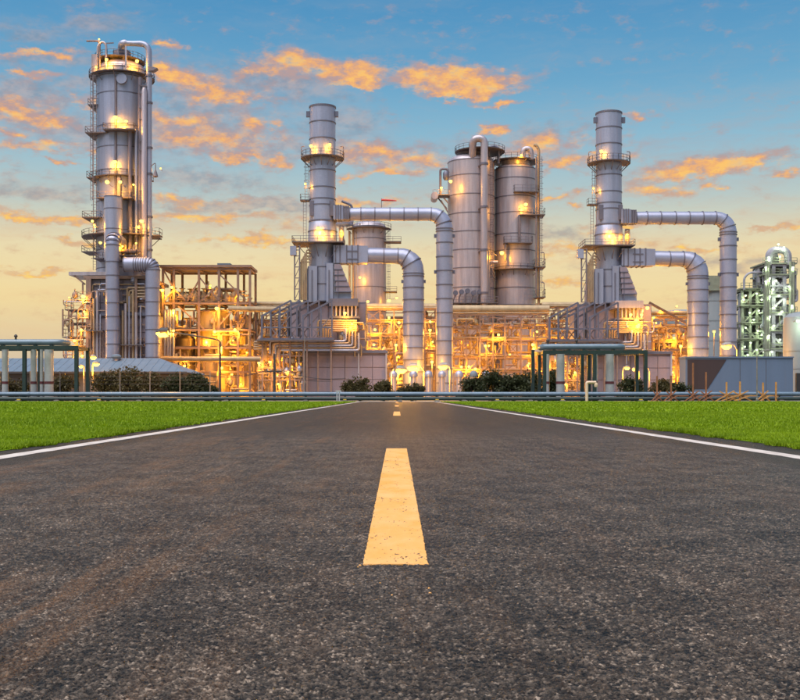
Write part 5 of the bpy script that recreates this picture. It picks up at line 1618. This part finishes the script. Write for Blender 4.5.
# unlit twin-arm pole
TD = 73.4 * K
X, Z, s = px_tools(TD)
tp = root('twin_arm_pole', 'slim grey pole with two unlit curved arms before the pale building', 'street lamp', (X(757), TD, 0))
MB().lathe((X(757), TD, 0), [(.12, 0), (.12, .3), (.08, .35), (.055, Z(356.5))], 10).build('pole', 'pole', tp)
for sg, xe, ye in ((-1, 747, 350), (1, 765, 350.5)):
    MB().tube(bend([(X(757), TD, Z(358)), (X(757 + sg * 2), TD, Z(352.5)), (X(xe), TD, Z(ye))], .4, 5), .035, 8).build('arm', 'pole', tp)
    MB().tube([(X(xe) - sg * .1, TD, Z(ye)), (X(xe) + sg * .25, TD, Z(ye) + .02), (X(xe) + sg * .6, TD, Z(ye))], [.05, .1, .05], 8).build('lamp_head', 'pole', tp)

# utility pole and mast
UD = 88.0 * K
X, Z, s = px_tools(UD)
ut = root('utility_pole', 'dark utility pole with crossarm carrying sagging wires', 'utility pole', (X(274.5), UD, 0))
MB().lathe((X(274.5), UD, 0), [(.2, 0), (.15, Z(354))], 10).build('pole', 'pole_dark', ut)
member('crossarm', (X(267), UD - .2, Z(371.5)), (X(282), UD - .2, Z(371.5)), .18, 'pole_dark', ut)
for px in (268, 271, 278, 281):
    MB().lathe((X(px), UD - .2, 0), [(.06, Z(371)), (.1, Z(370)), (.06, Z(369))], 8).build('insulator', 'riser', ut)
for (a, b) in (((268, 370), (205, 376)), ((281, 370), (345, 378)), ((271, 370), (330, 381)), ((268, 371), (187, 373))):
    p0 = Vector((X(a[0]), UD - .2, Z(a[1]))); p1 = Vector((X(b[0]), UD + 2, Z(b[1])))
    MB().tube([p0.lerp(p1, k / 8) - Vector((0, 0, .5 * math.sin(math.pi * k / 8))) for k in range(9)], .035, 5).build('wire', 'pole_dark', ut)
ND = 80.0 * K
X, Z, s = px_tools(ND)
ms = root('thin_mast', 'hair thin mast rising before the clad boiler wall', 'mast', (X(304.5), ND, 0))
MB().lathe((X(304.5), ND, 0), [(.06, 0), (.03, Z(336))], 8).build('pole', 'pole', ms)

# wire fence behind the pipes
D = 80.0 * K
X, Z, s = px_tools(D)
fe = root('wire_fence', 'thin strand wire fence in front of the blue shed', 'fence', (X(105), D, 0))
for k in range(9):
    member('fence_post', (X(-30 + k * 30), D, 0), (X(-30 + k * 30), D, Z(371)), .09, 'pole', fe)
for y in (372.5, 376, 380, 384):
    member('wire', (X(-30), D, Z(y)), (X(210), D, Z(y)), .04, 'pole_dark', fe)

# ------------------------------------------------------------------ bushes
def shrub(label, px, ytop, hw, D, material, seed, n=2600, leaf=.17):
    X, Z, s = px_tools(D)
    g = np.random.default_rng(seed)
    h = Z(ytop); rx = hw * s
    b = root('shrub', label, 'bush', (X(px), D, 0), 'bushes behind the pipes')
    mb = MB()
    for k in range(6):
        a = g.random() * 6.28
        mb.tube([(X(px) + .1 * math.cos(a), D, 0), (X(px) + rx * .35 * math.cos(a), D + .5 * math.sin(a), h * .4), (X(px) + rx * .7 * math.cos(a), D + 1.0 * math.sin(a), h * .8)], [.1, .06, .02], 6)
    mb.build('stem', 'bark', b)
    # clumps of leaves through the volume
    nc = 26
    cen = np.stack([g.normal(0, .42, nc) * rx, g.normal(0, .5, nc) * 1.3, h * (.18 + .68 * g.random(nc) ** .8)], 1)
    cen[:, 2] *= 1 - .35 * np.clip(np.abs(cen[:, 0]) / rx, 0, 1) ** 2
    crad = (.14 + .16 * g.random(nc)) * h
    idx = g.integers(0, nc, n)
    dirs = g.normal(0, 1, (n, 3)); dirs /= np.linalg.norm(dirs, axis=1)[:, None]
    pos = cen[idx] + dirs * (crad[idx] * (.35 + .75 * g.random(n)))[:, None]
    pos[:, 2] = np.maximum(pos[:, 2], .08)
    u = g.normal(0, 1, (n, 3)); u /= np.linalg.norm(u, axis=1)[:, None]
    v = np.cross(u, g.normal(0, 1, (n, 3))); v /= np.linalg.norm(v, axis=1)[:, None]
    sz = leaf * (.6 + .8 * g.random(n))[:, None]
    q = np.stack([pos - u * sz, pos + v * sz * .5, pos + u * sz, pos - v * sz * .5], 1).reshape(-1, 3)
    me = bpy.data.meshes.new('crown')
    me.from_pydata(q.tolist(), [], np.arange(4 * n).reshape(-1, 4).tolist())
    me.materials.append(MATS[material])
    o = bpy.data.objects.new('crown', me)
    COL.objects.link(o)
    o.parent = b
sh_list = [('olive bush at the front of the blue shed, nearest the lamp pair', 108, 369, 16, 86, 'leaf_olive'), ('tall olive bush in the middle of the blue shed front', 126, 366, 18, 88, 'leaf_olive'), ('dull bush under the right half of the shed eave', 152, 371, 18, 87, 'leaf_olive'),
           ('dark bush under the shed roof corner', 178, 374, 14, 86, 'leaf'), ('rounded dark bush past the end of the shed', 196, 373, 12, 85, 'leaf'), ('low dark bush near the tall lone street lamp', 211, 386, 8, 84, 'leaf'),
           ('olive bush seen through the corner portal', 62, 376, 16, 86, 'leaf_olive'), ('olive bush behind the pale risers of the corner portal', 12, 378, 22, 86, 'leaf_olive'),
           ('round olive bush against the clad boiler wall', 360, 376.5, 19, 86, 'leaf_olive'), ('small olive bush right of the round one, under the bright lamp', 384, 381, 13, 86, 'leaf_olive'), ('low bush under the vent cowls', 412, 383, 13, 87, 'leaf_olive'),
           ('dark bush at the start of the big clump', 474, 374, 14, 86, 'leaf'), ('dark bush in the middle of the big clump', 492, 370, 16, 87, 'leaf'), ('tallest dark bush of the big clump', 513, 367.5, 17, 86, 'leaf'), ('dark bush of the big clump beside the slim green post', 532, 370, 14, 87, 'leaf'),
           ('dark bush framed by the first bay of the wide portal', 553, 371, 10, 88, 'leaf'), ('dull bush at the foot of the wide portal, last bay', 632, 378, 15, 88, 'leaf'), ('dull bush between wide portal and maroon panel', 662, 379, 14, 88, 'leaf_olive'), ('bush touching the edge of the pale building', 679, 381, 10, 88, 'leaf')]
for i, (lab, px, yt, hw, D, m_) in enumerate(sh_list):
    shrub(lab, px, yt, hw, D * K, m_, 100 + i)
